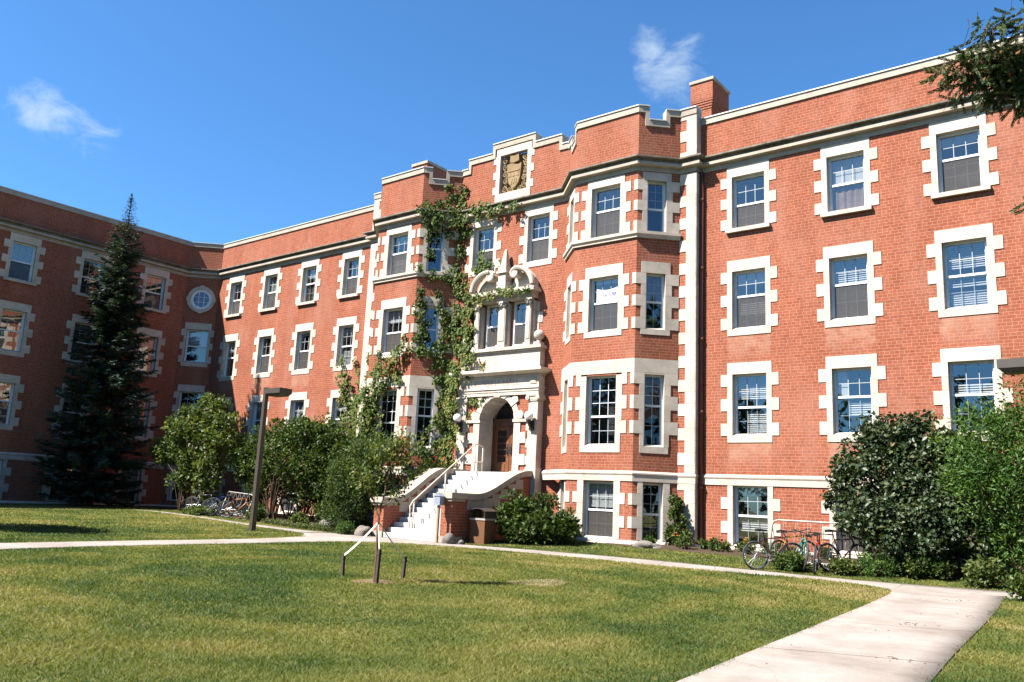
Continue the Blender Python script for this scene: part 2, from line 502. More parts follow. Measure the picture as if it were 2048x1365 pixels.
M['bushleaf'] = leaf_mat('bush_leaf', [(0.0, (0.014, 0.030, 0.007)), (0.5, (0.040, 0.066, 0.013)), (0.9, (0.085, 0.105, 0.022)), (1.0, (0.13, 0.09, 0.025))], 0.5, 0.25, 0.2)
M['brightleaf'] = leaf_mat('bright_leaf', [(0.0, (0.022, 0.042, 0.010)), (0.5, (0.060, 0.085, 0.020)), (1.0, (0.14, 0.155, 0.045))], 0.5, 0.3, 0.25)
M['darkleaf'] = leaf_mat('dark_glossy_leaf', [(0.0, (0.012, 0.025, 0.009)), (0.6, (0.034, 0.052, 0.020)), (0.985, (0.080, 0.085, 0.036)), (1.0, (0.11, 0.065, 0.022))], 0.45, 0.15, 0.3)
M['feather'] = leaf_mat('feathery_leaf', [(0.0, (0.014, 0.036, 0.008)), (0.5, (0.042, 0.092, 0.016)), (1.0, (0.12, 0.175, 0.038))], 0.5, 0.28, 0.2)
M['juniper'] = leaf_mat('grey_green_leaf', [(0.0, (0.018, 0.036, 0.010)), (0.6, (0.052, 0.080, 0.020)), (1.0, (0.13, 0.14, 0.045))], 0.6, 0.25, 0.15)
M['spruce'] = leaf_mat('spruce_needle', [(0.0, (0.008, 0.020, 0.012)), (0.6, (0.028, 0.050, 0.034)), (1.0, (0.075, 0.11, 0.085))], 0.55, 0.08, 0.2)
M['nearspruce'] = leaf_mat('near_spruce_needle', [(0.0, (0.016, 0.036, 0.010)), (0.6, (0.058, 0.092, 0.032)), (0.93, (0.13, 0.155, 0.068)), (1.0, (0.20, 0.13, 0.035))], 0.55, 0.1, 0.2)
M['grass'] = leaf_mat('grass_blade', [(0.0, (0.036, 0.066, 0.015)), (0.35, (0.080, 0.102, 0.022)), (0.7, (0.145, 0.140, 0.037)), (1.0, (0.23, 0.185, 0.078))], 0.6, 0.3, 0.2)
M['cover'] = leaf_mat('variegated_leaf', [(0.0, (0.03, 0.05, 0.012)), (0.6, (0.075, 0.09, 0.03)), (1.0, (0.22, 0.22, 0.14))], 0.6, 0.3, 0.2)
# ------------------------------------------------------------ helpers
def tag(o, label=None, cat=None, group=None, kind=None):
    if label: o['label'] = label
    if cat: o['category'] = cat
    if group: o['group'] = group
    if kind: o['kind'] = kind
    return o


def empty(name, loc=(0, 0, 0), label=None, cat=None, group=None, rz=0.0):
    o = bpy.data.objects.new(name, None)
    COL.objects.link(o)
    o.location = loc
    o.rotation_euler = (0, 0, rz)
    o.empty_display_size = 0.2
    return tag(o, label, cat, group)


class Fr:
    """wall frame: u along the wall, v up, d outwards"""
    def __init__(s, x, y, ux, uy):
        s.O = Vector((x, y, 0)); s.U = Vector((ux, uy, 0)).normalized()
        s.N = Vector((s.U.y, -s.U.x, 0))

    def p(s, u, v, d=0.0):
        q = s.O + s.U * u + s.N * d
        return (q.x, q.y, v)


class MB:
    def __init__(s):
        s.v = []; s.f = []

    def poly(s, pts):
        i = len(s.v)
        s.v += [tuple(p) for p in pts]
        s.f.append(tuple(range(i, i + len(pts))))

    def hexa(s, a, b):
        """a: 4 bottom points, b: 4 top points (same order, counter-clockwise from outside-top)"""
        i = len(s.v)
        s.v += [tuple(p) for p in a] + [tuple(p) for p in b]
        s.f += [(i + 3, i + 2, i + 1, i), (i + 4, i + 5, i + 6, i + 7)]
        for k in range(4):
            n = (k + 1) % 4
            s.f.append((i + k, i + n, i + 4 + n, i + 4 + k))

    def box(s, x0, x1, y0, y1, z0, z1):
        s.hexa([(x0, y0, z0), (x1, y0, z0), (x1, y1, z0), (x0, y1, z0)],
               [(x0, y0, z1), (x1, y0, z1), (x1, y1, z1), (x0, y1, z1)])

    def fbox(s, F, u0, u1, v0, v1, d0, d1):
        s.hexa([F.p(u0, v0, d1), F.p(u1, v0, d1), F.p(u1, v0, d0), F.p(u0, v0, d0)],
               [F.p(u0, v1, d1), F.p(u1, v1, d1), F.p(u1, v1, d0), F.p(u0, v1, d0)])

    def fprism(s, F, pts, d0, d1):
        """closed outline [(u,v)] counter-clockwise seen from outside, extruded from d0 to d1"""
        n = len(pts)
        i = len(s.v)
        s.v += [F.p(u, v, d1) for u, v in pts] + [F.p(u, v, d0) for u, v in pts]
        s.f.append(tuple(range(i, i + n)))
        s.f.append(tuple(i + n + k for k in reversed(range(n))))
        for k in range(n):
            m = (k + 1) % n
            s.f.append((i + k, i + n + k, i + n + m, i + m))

    def tube(s, pts, r, n=8, cap=True):
        pts = [Vector(p) for p in pts]
        rs = r if isinstance(r, (list, tuple)) else [r] * len(pts)
        base = len(s.v)
        prev = None
        for k, p in enumerate(pts):
            if k == 0: t = pts[1] - pts[0]
            elif k == len(pts) - 1: t = pts[-1] - pts[-2]
            else: t = (pts[k + 1] - pts[k]).normalized() + (pts[k] - pts[k - 1]).normalized()
            t.normalize()
            if prev is None:
                a = t.cross(Vector((0, 0, 1)))
                if a.length < 1e-3: a = t.cross(Vector((0, 1, 0)))
            else:
                a = prev - t * prev.dot(t)
            a.normalize(); prev = a
            b = t.cross(a)
            for j in range(n):
                th = 2 * math.pi * j / n
                q = p + (a * math.cos(th) + b * math.sin(th)) * rs[k]
                s.v.append(tuple(q))
        for k in range(len(pts) - 1):
            for j in range(n):
                m = (j + 1) % n
                s.f.append((base + k * n + j, base + (k + 1) * n + j, base + (k + 1) * n + m, base + k * n + m))
        if cap:
            s.f.append(tuple(base + j for j in range(n)))
            e = base + (len(pts) - 1) * n
            s.f.append(tuple(e + j for j in reversed(range(n))))

    def sphere(s, c, r, nu=16, nv=10, sz=1.0):
        base = len(s.v)
        c = Vector(c)
        s.v.append((c.x, c.y, c.z - r * sz))
        for j in range(1, nv):
            ph = -math.pi / 2 + math.pi * j / nv
            for i in range(nu):
                th = 2 * math.pi * i / nu
                s.v.append((c.x + r * math.cos(ph) * math.cos(th), c.y + r * math.cos(ph) * math.sin(th), c.z + r * sz * math.sin(ph)))
        s.v.append((c.x, c.y, c.z + r * sz))
        top = len(s.v) - 1
        for i in range(nu):
            m = (i + 1) % nu
            s.f.append((base, base + 1 + m, base + 1 + i))
            s.f.append((top, base + 1 + (nv - 2) * nu + i, base + 1 + (nv - 2) * nu + m))
            for j in range(nv - 2):
                a = base + 1 + j * nu
                s.f.append((a + i, a + m, a + nu + m, a + nu + i))

    def sweep(s, path, prof, closed_ends=True, frac=True):
        """path [(x,y)] walked with the outside on the right; prof [(offset,z)] from top-back round to bottom-back"""
        P = [Vector((x, y)) for x, y in path]
        n = len(P)
        nor = []
        for k in range(n - 1):
            d = (P[k + 1] - P[k]).normalized()
            nor.append(Vector((d.y, -d.x)))
        base = len(s.v)
        m = len(prof)
        for k in range(n):
            if k == 0: o = nor[0]
            elif k == n - 1: o = nor[-1]
            else:
                o = nor[k - 1] + nor[k]
                o = o / max(0.15, o.dot(nor[k]))
            for off, z in prof:
                q = P[k] + o * off
                s.v.append((q.x, q.y, z))
        for k in range(n - 1):
            for j in range(m - 1):
                a = base + k * m + j
                s.f.append((a, a + 1, a + m + 1, a + m))
        if closed_ends:
            s.f.append(tuple(base + j for j in reversed(range(m))))
            s.f.append(tuple(base + (n - 1) * m + j for j in range(m)))

    def build(s, name, mat, parent=None, smooth=False, uv=True, loc=None):
        me = bpy.data.meshes.new(name)
        me.from_pydata(s.v, [], s.f)
        me.materials.append(mat)
        if uv:
            lay = me.uv_layers.new(name='UVMap')
            dat = np.zeros(len(me.loops) * 2, dtype=np.float32)
            k = 0
            for pl in me.polygons:
                nn = pl.normal
                if abs(nn.z) > 0.75:
                    for vi in pl.vertices:
                        c = me.vertices[vi].co
                        dat[k] = c.x; dat[k + 1] = c.y; k += 2
                else:
                    t = Vector((-nn.y, nn.x)).normalized()
                    for vi in pl.vertices:
                        c = me.vertices[vi].co
                        dat[k] = c.x * t.x + c.y * t.y; dat[k + 1] = c.z; k += 2
            lay.data.foreach_set('uv', dat)
        if smooth:
            me.polygons.foreach_set('use_smooth', [True] * len(me.polygons))
        o = bpy.data.objects.new(name, me)
        COL.objects.link(o)
        if parent is not None:
            o.parent = parent
        if loc is not None:
            o.location = loc
        return o


def np_mesh(name, verts, tris, mat, parent=None, tone=None):
    me = bpy.data.meshes.new(name)
    nv, nt = len(verts), len(tris)
    me.vertices.add(nv)
    me.vertices.foreach_set('co', np.asarray(verts, np.float32).ravel())
    me.loops.add(nt * 3)
    me.loops.foreach_set('vertex_index', np.asarray(tris, np.int32).ravel())
    me.polygons.add(nt)
    me.polygons.foreach_set('loop_start', np.arange(0, nt * 3, 3, dtype=np.int32))
    me.update(calc_edges=True)
    if tone is not None:
        a = me.attributes.new('tone', 'FLOAT', 'FACE')
        a.data.foreach_set('value', np.asarray(tone, np.float32))
    me.materials.append(mat)
    o = bpy.data.objects.new(name, me)
    COL.objects.link(o)
    if parent is not None:
        o.parent = parent
    return o


def unit(a):
    return a / np.maximum(1e-9, np.linalg.norm(a, axis=-1, keepdims=True))


def leaves(name, mat, parent, P, D, NR, L, W, tone, fold=0.25):
    """folded diamond leaves: P base, D direction, NR rough facing normal; L, W per leaf"""
    P = np.asarray(P, float); n = len(P)
    D = unit(np.asarray(D, float)); NR = np.asarray(NR, float)
    S = unit(np.cross(D, NR)); UPN = np.cross(S, D)
    L = np.broadcast_to(np.asarray(L, float), (n,))[:, None]; W = np.broadcast_to(np.asarray(W, float), (n,))[:, None]
    mid = P + D * L * 0.42
    v = np.stack([P, mid + S * W * 0.5 + UPN * W * fold, P + D * L, mid - S * W * 0.5 + UPN * W * fold], 1).reshape(-1, 3)
    b = (np.arange(n) * 4)[:, None]
    t = np.concatenate([b + np.array([[0, 1, 2]]), b + np.array([[0, 2, 3]])], 1).reshape(-1, 3)
    return np_mesh(name, v, t, mat, parent, np.repeat(np.clip(tone, 0, 1), 2))


def rnd_dirs(n, rng=RNG):
    return unit(rng.normal(size=(n, 3)))


def clump_cloud(centres, radii, n_each, rng=RNG, shell=0.55):
    """points in fuzzy balls, returns points, outward dirs, clump id"""
    C = np.asarray(centres, float); R = np.asarray(radii, float)
    k = len(C)
    idx = np.repeat(np.arange(k), n_each)
    d = rnd_dirs(len(idx), rng)
    r = (shell + (1 - shell) * rng.random(len(idx)) ** 0.7) * (0.75 + 0.4 * rng.random(len(idx)))
    P = C[idx] + d * (R[idx][:, None] * r[:, None])
    return P, d, idx


def bush(name, label, cat, base, lobes, mat, n_clump, n_leaf, L, W, seed=1, stems=6, clump_r=0.35, group=None,
         tone_mu=0.45, stem_mat='bark', droop=0.0, leafpart='crown', zmin=0.08, spread=0.28, up=0.25, tone_sd=0.17):
    """lobes: [(cx,cy,cz, rx,ry,rz)] relative to base; clumps sit mostly near the lobes' surface"""
    rng = np.random.default_rng(seed)
    root = empty(name, base, label, cat, group)
    vol = np.array([l[3] * l[4] * l[5] for l in lobes]) ** 0.67
    pick = rng.choice(len(lobes), n_clump, p=vol / vol.sum())
    d = rnd_dirs(n_clump, rng)
    rr = (0.25 + 0.75 * rng.random(n_clump) ** 0.45)
    A = np.array(lobes)
    C = A[pick, :3] + d * A[pick, 3:] * rr[:, None]
    C[:, 2] = np.maximum(C[:, 2], zmin + 0.1)
    rad = clump_r * (0.6 + 0.8 * rng.random(n_clump))
    P, dd, idx = clump_cloud(C, rad, n_leaf, rng)
    keep = P[:, 2] > zmin
    P, dd, idx = P[keep], dd[keep], idx[keep]
    n = len(P)
    D = dd * 0.7 + rng.normal(size=(n, 3)) * 0.6 + np.array([0, 0, up - droop])
    NR = dd * 0.6 + rng.normal(size=(n, 3)) * 0.5 + np.array([0, 0, 0.7])
    ct = rng.normal(tone_mu, tone_sd * 0.7, n_clump)
    tone = ct[idx] + rng.normal(0, tone_sd, n)
    Ls = L * (0.6 + 0.8 * rng.random(n)); Ws = W * (0.6 + 0.8 * rng.random(n))
    leaves(leafpart, M[mat], root, P, D, NR, Ls, Ws, tone)
    if stems:
        mb = MB()
        order = rng.permutation(n_clump)[:stems * 5]
        fx = rng.normal(0, spread, (stems, 2))
        for k, ci in enumerate(order):
            c = C[ci]
            j = k % stems
            p0 = Vector((fx[j, 0], fx[j, 1], -0.1))
            p1 = Vector((fx[j, 0] * 1.5 + (c[0] - fx[j, 0]) * 0.25, fx[j, 1] * 1.5 + (c[1] - fx[j, 1]) * 0.25, c[2] * 0.5))
            mb.tube([p0, p1, Vector(c)], [0.035, 0.022, 0.008], 5)
        mb.build('stem', M[stem_mat], root, uv=False)
    return root


def sstep(a, b, v):
    t = np.clip((v - a) / (b - a), 0, 1)
    return t * t * (3 - 2 * t)


def terrain(x, y):
    x = np.asarray(x, float); y = np.asarray(y, float)
    z = 0.1 * sstep(-24, -12, y) + 0.06 * sstep(-12, -4.5, y) + 0.26 * sstep(-4.5, -0.4, y) * sstep(1.2, 2.2, np.abs(x))
    return z + 0.28 * sstep(-3, -15, x) * (1 - sstep(-4.5, -0.4, y) * 0.9)


def tz(x, y):
    return float(terrain(x, y))
# ------------------------------------------------------------ the residence hall
HALL = empty('residence_hall', (0, 0, 0), 'four storey red brick hall with cream stone quoins, bay windows and an arched entrance', 'building')
S2 = math.sqrt(0.5)
FR_R = Fr(0, 0, 1, 0)                    # both wings of the front, y = 0
FR_C = Fr(0, -0.22, 1, 0)                # recessed centre
FR_P = Fr(0, -0.33, 1, 0)                # pilaster face
FR_WG = Fr(-21.95, 0, 0, 1)              # left wing facing +x, u = y
FR_D = Fr(-21.95, -1.25, S2, S2)         # canted corner
CL_D = 1.25 / S2
BAYS = []
for cx in (-5.17, 5.17):
    BAYS.append(dict(cx=cx, f=Fr(cx, -1.38, 1, 0), r=Fr(cx + 1.265, -1.38, S2, S2), l=Fr(cx - 1.265 - 1.05, -0.33, S2, -S2)))
CL = 1.05 / S2                            # canted face length (to y = -0.33)
CLI = 1.16 / S2                           # inner canted face length (to y = -0.22)
ROWS = {1: (0.55, 2.365), 2: (3.90, 5.85), 3: (7.31, 9.235), 4: (10.68, 12.49)}
PAR = 14.62                               # underside of wing coping

walls = {k: [] for k in 'RCWD'}
DP = 0.24                                 # window recess


def wall(mb, F, u0, u1, v0, v1, holes):
    us = sorted({u0, u1} | {h[0] for h in holes} | {h[1] for h in holes})
    vs = sorted({v0, v1} | {h[2] for h in holes} | {h[3] for h in holes})
    us = [u for u in us if u0 - 1e-6 <= u <= u1 + 1e-6]
    vs = [v for v in vs if v0 - 1e-6 <= v <= v1 + 1e-6]
    for a, b in zip(us, us[1:]):
        run = None
        for c, d in zip(vs, vs[1:]):
            um, vm = (a + b) / 2, (c + d) / 2
            hit = any(h[0] < um < h[1] and h[2] < vm < h[3] for h in holes)
            if hit:
                if run: mb.poly([F.p(a, run[0]), F.p(b, run[0]), F.p(b, run[1]), F.p(a, run[1])]); run = None
            else:
                run = [run[0], d] if run else [c, d]
        if run: mb.poly([F.p(a, run[0]), F.p(b, run[0]), F.p(b, run[1]), F.p(a, run[1])])


PR = 0.022                                # stone stands this proud of the brick
JT = 0.0028                                # half joint


def sbox(mb, F, u0, u1, v0, v1, d1=PR, d0=-0.01):
    mb.fbox(F, u0 + JT * .5, u1 - JT * .5, v0 + JT, v1 - JT, d0, d1)


WR_ = random.Random(5)


def window(F, u0, u1, v0, v1, style='std', sill='plain', cols=3, top=(3, 2), low=(3, 2), fill=None, scr=True,
           lint=0.37, lw=0.17, wide=0.39, sides=(1, 1), glass='glass', deep=DP, surround=True, open_low=0.0, extra=None, rail=0.5):
    """one sash window: frame (part) > pane, screen, blind, curtain, surround (sub-parts)"""
    f = MB()
    rail += WR_.choice((0, 0, -.035, .04, 0, .07)) if rail == .5 else 0
    fw = 0.055
    dg = -deep + 0.03                    # glass plane
    # outer frame
    f.fbox(F, u0, u0 + fw, v0 + 0.0, v1, -deep - 0.03, -deep + 0.10)
    f.fbox(F, u1 - fw, u1, v0 + 0.0, v1, -deep - 0.03, -deep + 0.10)
    f.fbox(F, u0 + fw, u1 - fw, v1 - fw, v1, -deep - 0.03, -deep + 0.09)
    f.fbox(F, u0 + fw, u1 - fw, v0, v0 + fw * 1.3, -deep - 0.03, -deep + 0.11)
    vm = v0 + (v1 - v0) * rail
    f.fbox(F, u0 + fw, u1 - fw, vm - 0.03, vm + 0.035, -deep - 0.02, -deep + 0.075)
    # sash stiles
    a0, a1 = u0 + fw, u1 - fw
    sw = 0.028
    f.fbox(F, a0, a0 + sw, vm + 0.035, v1 - fw, dg - 0.02, dg + 0.02)
    f.fbox(F, a1 - sw, a1, vm + 0.035, v1 - fw, dg - 0.02, dg + 0.02)
    f.fbox(F, a0, a0 + sw, v0 + fw * 1.3, vm - 0.03, dg - 0.02, dg + 0.012)
    f.fbox(F, a1 - sw, a1, v0 + fw * 1.3, vm - 0.03, dg - 0.02, dg + 0.012)

    bars = MB()

    def grid(c, r, w0, w1, dd):
        mw = 0.0085
        for i in range(1, c):
            u = a0 + sw + (a1 - a0 - 2 * sw) * i / c
            bars.fbox(F, u - mw, u + mw, w0, w1, dd - 0.006, dd + 0.006)
        for j in range(1, r):
            w = w0 + (w1 - w0) * j / r
            bars.fbox(F, a0 + sw, a1 - sw, w - mw, w + mw, dd - 0.004, dd + 0.0045)
    if top: grid(top[0], top[1], vm + 0.035, v1 - fw, dg + .004 if glass != 'glassdark' else dg + .008)
    if low: grid(low[0], low[1], v0 + fw * 1.3, vm - 0.03, dg - 0.018)
    w = f.build('window', M['vinyl'], HALL, uv=False)
    if bars.v: bars.build('muntin', M['muntin'] if glass != 'glassdark' else M['vinyl'], w, uv=False)
    g = MB()
    g.poly([F.p(a0, v0, dg), F.p(a1, v0, dg), F.p(a1, v1 - fw, dg), F.p(a0, v1 - fw, dg)])
    g.build('pane', M[glass], w, uv=False)
    if scr:
        g = MB()
        e = dg + 0.022
        g.poly([F.p(a0 + sw, v0 + fw, e), F.p(a1 - sw, v0 + fw, e), F.p(a1 - sw, vm - 0.03, e), F.p(a0 + sw, vm - 0.03, e)])
        g.build('insect_screen', M['screen'], w, uv=False)
    for item in (fill or []):
        kind, w0, w1 = item[:3]
        x0, x1 = (item[3], item[4]) if len(item) > 3 else (0, 1)
        lo, hi = v0 + (v1 - v0) * w0, v0 + (v1 - v0) * w1
        b0, b1 = a0 + (a1 - a0) * x0, a0 + (a1 - a0) * x1
        g = MB()
        if kind == 'slats':
            nn = max(3, int((hi - lo) / 0.06))
            for i in range(nn):
                z = lo + (hi - lo) * (i + 0.5) / nn
                g.poly([F.p(b0 + .02, z - 0.02, dg - 0.06), F.p(b1 - .02, z - 0.02, dg - 0.06), F.p(b1 - .02, z + 0.024, dg - 0.085), F.p(b0 + .02, z + 0.024, dg - 0.085)])
            g.build('venetian_blind', M['blind'], w, uv=False)
        elif kind == 'blind':
            g.poly([F.p(b0, lo, dg - 0.07), F.p(b1, lo, dg - 0.07), F.p(b1, hi, dg - 0.07), F.p(b0, hi, dg - 0.07)])
            g.build('roller_blind', M['blind'], w, uv=False)
        else:
            nn = 14
            for i in range(nn):
                q0, q1 = b0 + (b1 - b0) * i / nn, b0 + (b1 - b0) * (i + 1) / nn
                e0 = dg - 0.075 - 0.02 * math.sin(i * 2.3); e1 = dg - 0.075 - 0.02 * math.sin((i + 1) * 2.3)
                s0 = -0.05 * math.sin(math.pi * i / nn); s1 = -0.05 * math.sin(math.pi * (i + 1) / nn)
                g.poly([F.p(q0, lo, e0), F.p(q1, lo, e1), F.p(q1, hi + s1, e1), F.p(q0, hi + s0, e0)])
            g.build('curtain', M['curtain' if kind == 'tan' else 'greycur'], w, uv=False)
    # near-black shallow box: the unlit room's darkness is put into its colour
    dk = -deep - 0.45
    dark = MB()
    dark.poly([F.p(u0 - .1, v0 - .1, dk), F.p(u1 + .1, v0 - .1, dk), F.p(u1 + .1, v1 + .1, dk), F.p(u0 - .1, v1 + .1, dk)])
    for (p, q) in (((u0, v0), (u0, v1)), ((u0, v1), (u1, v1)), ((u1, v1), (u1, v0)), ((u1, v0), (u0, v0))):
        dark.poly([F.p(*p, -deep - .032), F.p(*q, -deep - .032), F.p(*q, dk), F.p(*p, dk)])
    dark.build('black_room_backing', M['dark'], w, uv=False)
    # stone surround
    s = MB()
    rv = -0.012
    b = -deep - 0.03
    s.poly([F.p(u0, v0, rv), F.p(u0, v1, rv), F.p(u0, v1, b), F.p(u0, v0, b)])
    s.poly([F.p(u1, v0, rv), F.p(u1, v0, b), F.p(u1, v1, b), F.p(u1, v1, rv)])
    s.poly([F.p(u0, v1, rv), F.p(u1, v1, rv), F.p(u1, v1, b), F.p(u0, v1, b)])
    s.poly([F.p(u0, v0, 0.015), F.p(u1, v0, 0.015), F.p(u1, v0 + 0.075, -deep + 0.105), F.p(u0, v0 + 0.075, -deep + 0.105)])
    if surround:
        if lint:
            sbox(s, F, u0 - lw, u1 + lw, v1, v1 + lint)
        n = 5
        h = (v1 - v0) / n
        for side, on in ((0, sides[0]), (1, sides[1])):
            if not on: continue
            for k in range(n):
                big = (k % 2 == 0) if style != 'base' else (k % 2 == 1)
                ww = wide if big else lw
                if side == 0: sbox(s, F, u0 - ww, u0, v1 - (k + 1) * h, v1 - k * h)
                else: sbox(s, F, u1, u1 + ww, v1 - (k + 1) * h, v1 - k * h)
        if sill == 'slab':
            s.fbox(F, u0 - 0.19, u1 + 0.19, v0 - 0.13, v0 - 0.002, -0.01, 0.12)
        elif sill == 'plain':
            sbox(s, F, u0 - lw, u1 + lw, v0 - 0.21, v0)
    if extra: extra(s)
    s.build('stone_surround', M['stone'], w)
    return w


# ---- brick walls -----------------------------------------------------------
WR = 1.11
colR = [9.21 + 3.1 * k for k in range(6)]
colL = [-19.58 + 3.11 * k for k in range(4)]
TOPS = {1: 2.365}
holes = []
fills_R = {
    (4, 0): [('grey', 0, .5)], (4, 1): [('tan', .0, .49), ('blind', .5, .97)], (4, 2): [('slats', .45, .58), ('blind', .82, .97)],
    (3, 0): [('slats', .26, .5), ('blind', .78, .97)], (3, 1): [('slats', .5, .96), ('grey', 0, .5)], (3, 2): [('slats', .62, .97), ('slats', .05, .24), ('slats', .34, .52)],
    (2, 0): [('slats', .60, .97), ('slats', .06, .40, .3, 1.0)], (2, 1): [('blind', .52, .97, .0, .34), ('slats', .3, .5, .3, 1)], (2, 2): [('slats', .5, .70)],
    (1, 0): [('slats', .24, .46), ('blind', .84, .97)], (1, 1): [('grey', 0, .9)]}
NOSCR = {(4, 1), (3, 2), (2, 0), (2, 1), (1, 0), (2, 2)}
for k, u in enumerate(colR):
    for r, (a, b) in ROWS.items():
        holes.append((u, u + WR, a, b))
mb = MB()
wall(mb, FR_R, 8.08, 30, 0.2, PAR, holes)
mb.build('right_wing_wall', M['brickR'], HALL)
for k, u in enumerate(colR):
    for r, (a, b) in ROWS.items():
        window(FR_R, u, u + WR, a, b, style='base' if r == 1 else 'std', sill='slab' if r == 4 else ('none' if r == 1 else 'plain'),
               lint=0 if r == 1 else 0.37, fill=fills_R.get((r, k), [('grey', 0, .45)] if (k + r) % 2 else [('slats', .5, .97)]),
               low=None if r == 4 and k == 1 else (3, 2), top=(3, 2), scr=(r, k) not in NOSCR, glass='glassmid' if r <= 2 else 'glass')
holes = []
for k, u in enumerate(colL):
    for r, (a, b) in ROWS.items():
        holes.append((u, u + 1.04, a, b))
mb = MB()
wall(mb, FR_R, -20.7, -8.08, 0.0, PAR, holes)
mb.build('left_wing_wall', M['brickL'], HALL)
lf = [[('grey', 0, .5)], [('slats', .55, .97), ('slats', .3, .45)], [('blind', .9, .97)], [('blind', .7, .97), ('grey', 0, .5)], [('slats', .05, .40), ('blind', .8, .95)]]
for k, u in enumerate(colL):
    for r, (a, b) in ROWS.items():
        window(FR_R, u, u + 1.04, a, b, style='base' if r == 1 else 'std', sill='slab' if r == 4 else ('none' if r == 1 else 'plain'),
               lint=0 if r == 1 else 0.37, fill=lf[(k * 2 + r) % 5], scr=(k + r) % 3 != 0, glass='glassmid' if r <= 2 else 'glass')

# projecting left wing, in its own shade
holes = []
colW = [-3.52 - 3.3 * k for k in range(9)]
for y in colW:
    for r, (a, b) in ROWS.items():
        holes.append((y, y + 1.05, a, b))
mb = MB()
wall(mb, FR_WG, -36, -1.25, 0.0, PAR, holes)
mb.build('courtyard_wing_wall', M['brick'], HALL)
for k, y in enumerate(colW[:7]):
    for r, (a, b) in ROWS.items():
        window(FR_WG, y, y + 1.05, a, b, style='base' if r == 1 else 'std', sill='slab' if r == 4 else ('none' if r == 1 else 'plain'),
               lint=0 if r == 1 else 0.37, fill=lf[(k + r) % 5], scr=(k + r) % 2 == 0)
# canted corner with a round window at the top
hd = [(0.31, 1.47, 8.12, 9.95), (0.31, 1.47, 4.70, 6.53), (0.42, 1.36, 0.75, 2.365)]
mb = MB()
wall(mb, FR_D, 0, CL_D, 0.0, PAR, hd)
mb.build('canted_corner_wall', M['brick'], HALL)
window(FR_D, *hd[0], fill=[('blind', .52, .97)], top=None, low=None, lw=.12, wide=.28, scr=False)
window(FR_D, *hd[1], fill=[], lw=.12, wide=.28)
window(FR_D, *hd[2], fill=[], lint=0, sill='none', style='base', lw=.1, wide=.2)


def ring(mb, F, cu, cv, r0, r1, d0, d1, n=40):
    for k in range(n):
        a, b = 2 * math.pi * k / n, 2 * math.pi * (k + 1) / n
        P = lambda r, t, d: F.p(cu + r * math.cos(t), cv + r * math.sin(t), d)
        mb.poly([P(r0, a, d1), P(r1, a, d1), P(r1, b, d1), P(r0, b, d1)])
        mb.poly([P(r1, a, d0), P(r1, b, d0), P(r1, b, d1), P(r1, a, d1)])
        mb.poly([P(r0, b, d0), P(r0, a, d0), P(r0, a, d1), P(r0, b, d1)])


cu, cv = CL_D / 2, 11.63
f = MB()
ring(f, FR_D, cu, cv, 0.42, 0.56, 0.004, 0.05)
for o in (-0.14, 0.14):
    f.fbox(FR_D, cu + o - .012, cu + o + .012, cv - .41, cv + .41, 0.008, 0.022)
    f.fbox(FR_D, cu - .41, cu + .41, cv + o - .012, cv + o + .012, 0.008, 0.024)
w = f.build('round_window', M['vinyl'], HALL, uv=False)
g = MB()
g.poly([FR_D.p(cu + .43 * math.cos(2 * math.pi * k / 32), cv + .43 * math.sin(2 * math.pi * k / 32), 0.006) for k in range(32)])
g.build('pane', plain('dark_glass', (0.03, 0.04, 0.07), 0.05, 0, 0, 3, 1.0), w, uv=False)
g = MB()
ring(g, FR_D, cu, cv, 0.56, 0.74, 0.0, 0.10)
for a in (0, .5, 1, 1.5):
    c, s_ = math.cos(a * math.pi), math.sin(a * math.pi)
    g.fbox(FR_D, cu + .68 * c - .1, cu + .68 * c + .1, cv + .68 * s_ - .1, cv + .68 * s_ + .1, 0.0, 0.115)
g.build('stone_ring', M['stone'], w)

# ---- centre block ------------------------------------------------------------
cw = [(-1.93, -0.84, 10.68, 12.55), (0.88, 1.92, 10.68, 12.55)]
aed = [(-1.02, -0.36, 7.40, 9.16), (0.36, 1.02, 7.40, 9.16)]
door_hole = (-0.84, 0.84, 2.0, 5.40)
mb = MB()
wall(mb, FR_C, -2.745, 2.745, 0.1, 15.0, cw + aed + [door_hole, (-0.7, 0.7, 13.80, 15.44)])
# stepped parapet of the centre
for a, b, t in ((-2.4, -1.1, 15.40), (-1.1, 1.1, 15.79), (1.1, 2.4, 15.40)):
    wall(mb, FR_C, a, b, 15.0, t, [(-0.7, 0.7, 13.80, 15.44)])
mb.build('centre_wall', M['brick'], HALL)
window(FR_C, *cw[0], fill=[('blind', .9, .97)], lint=.31, sill='plain')
window(FR_C, *cw[1], fill=[('tan', 0, .48), ('slats', .44, .52)], lint=.31, sill='plain')

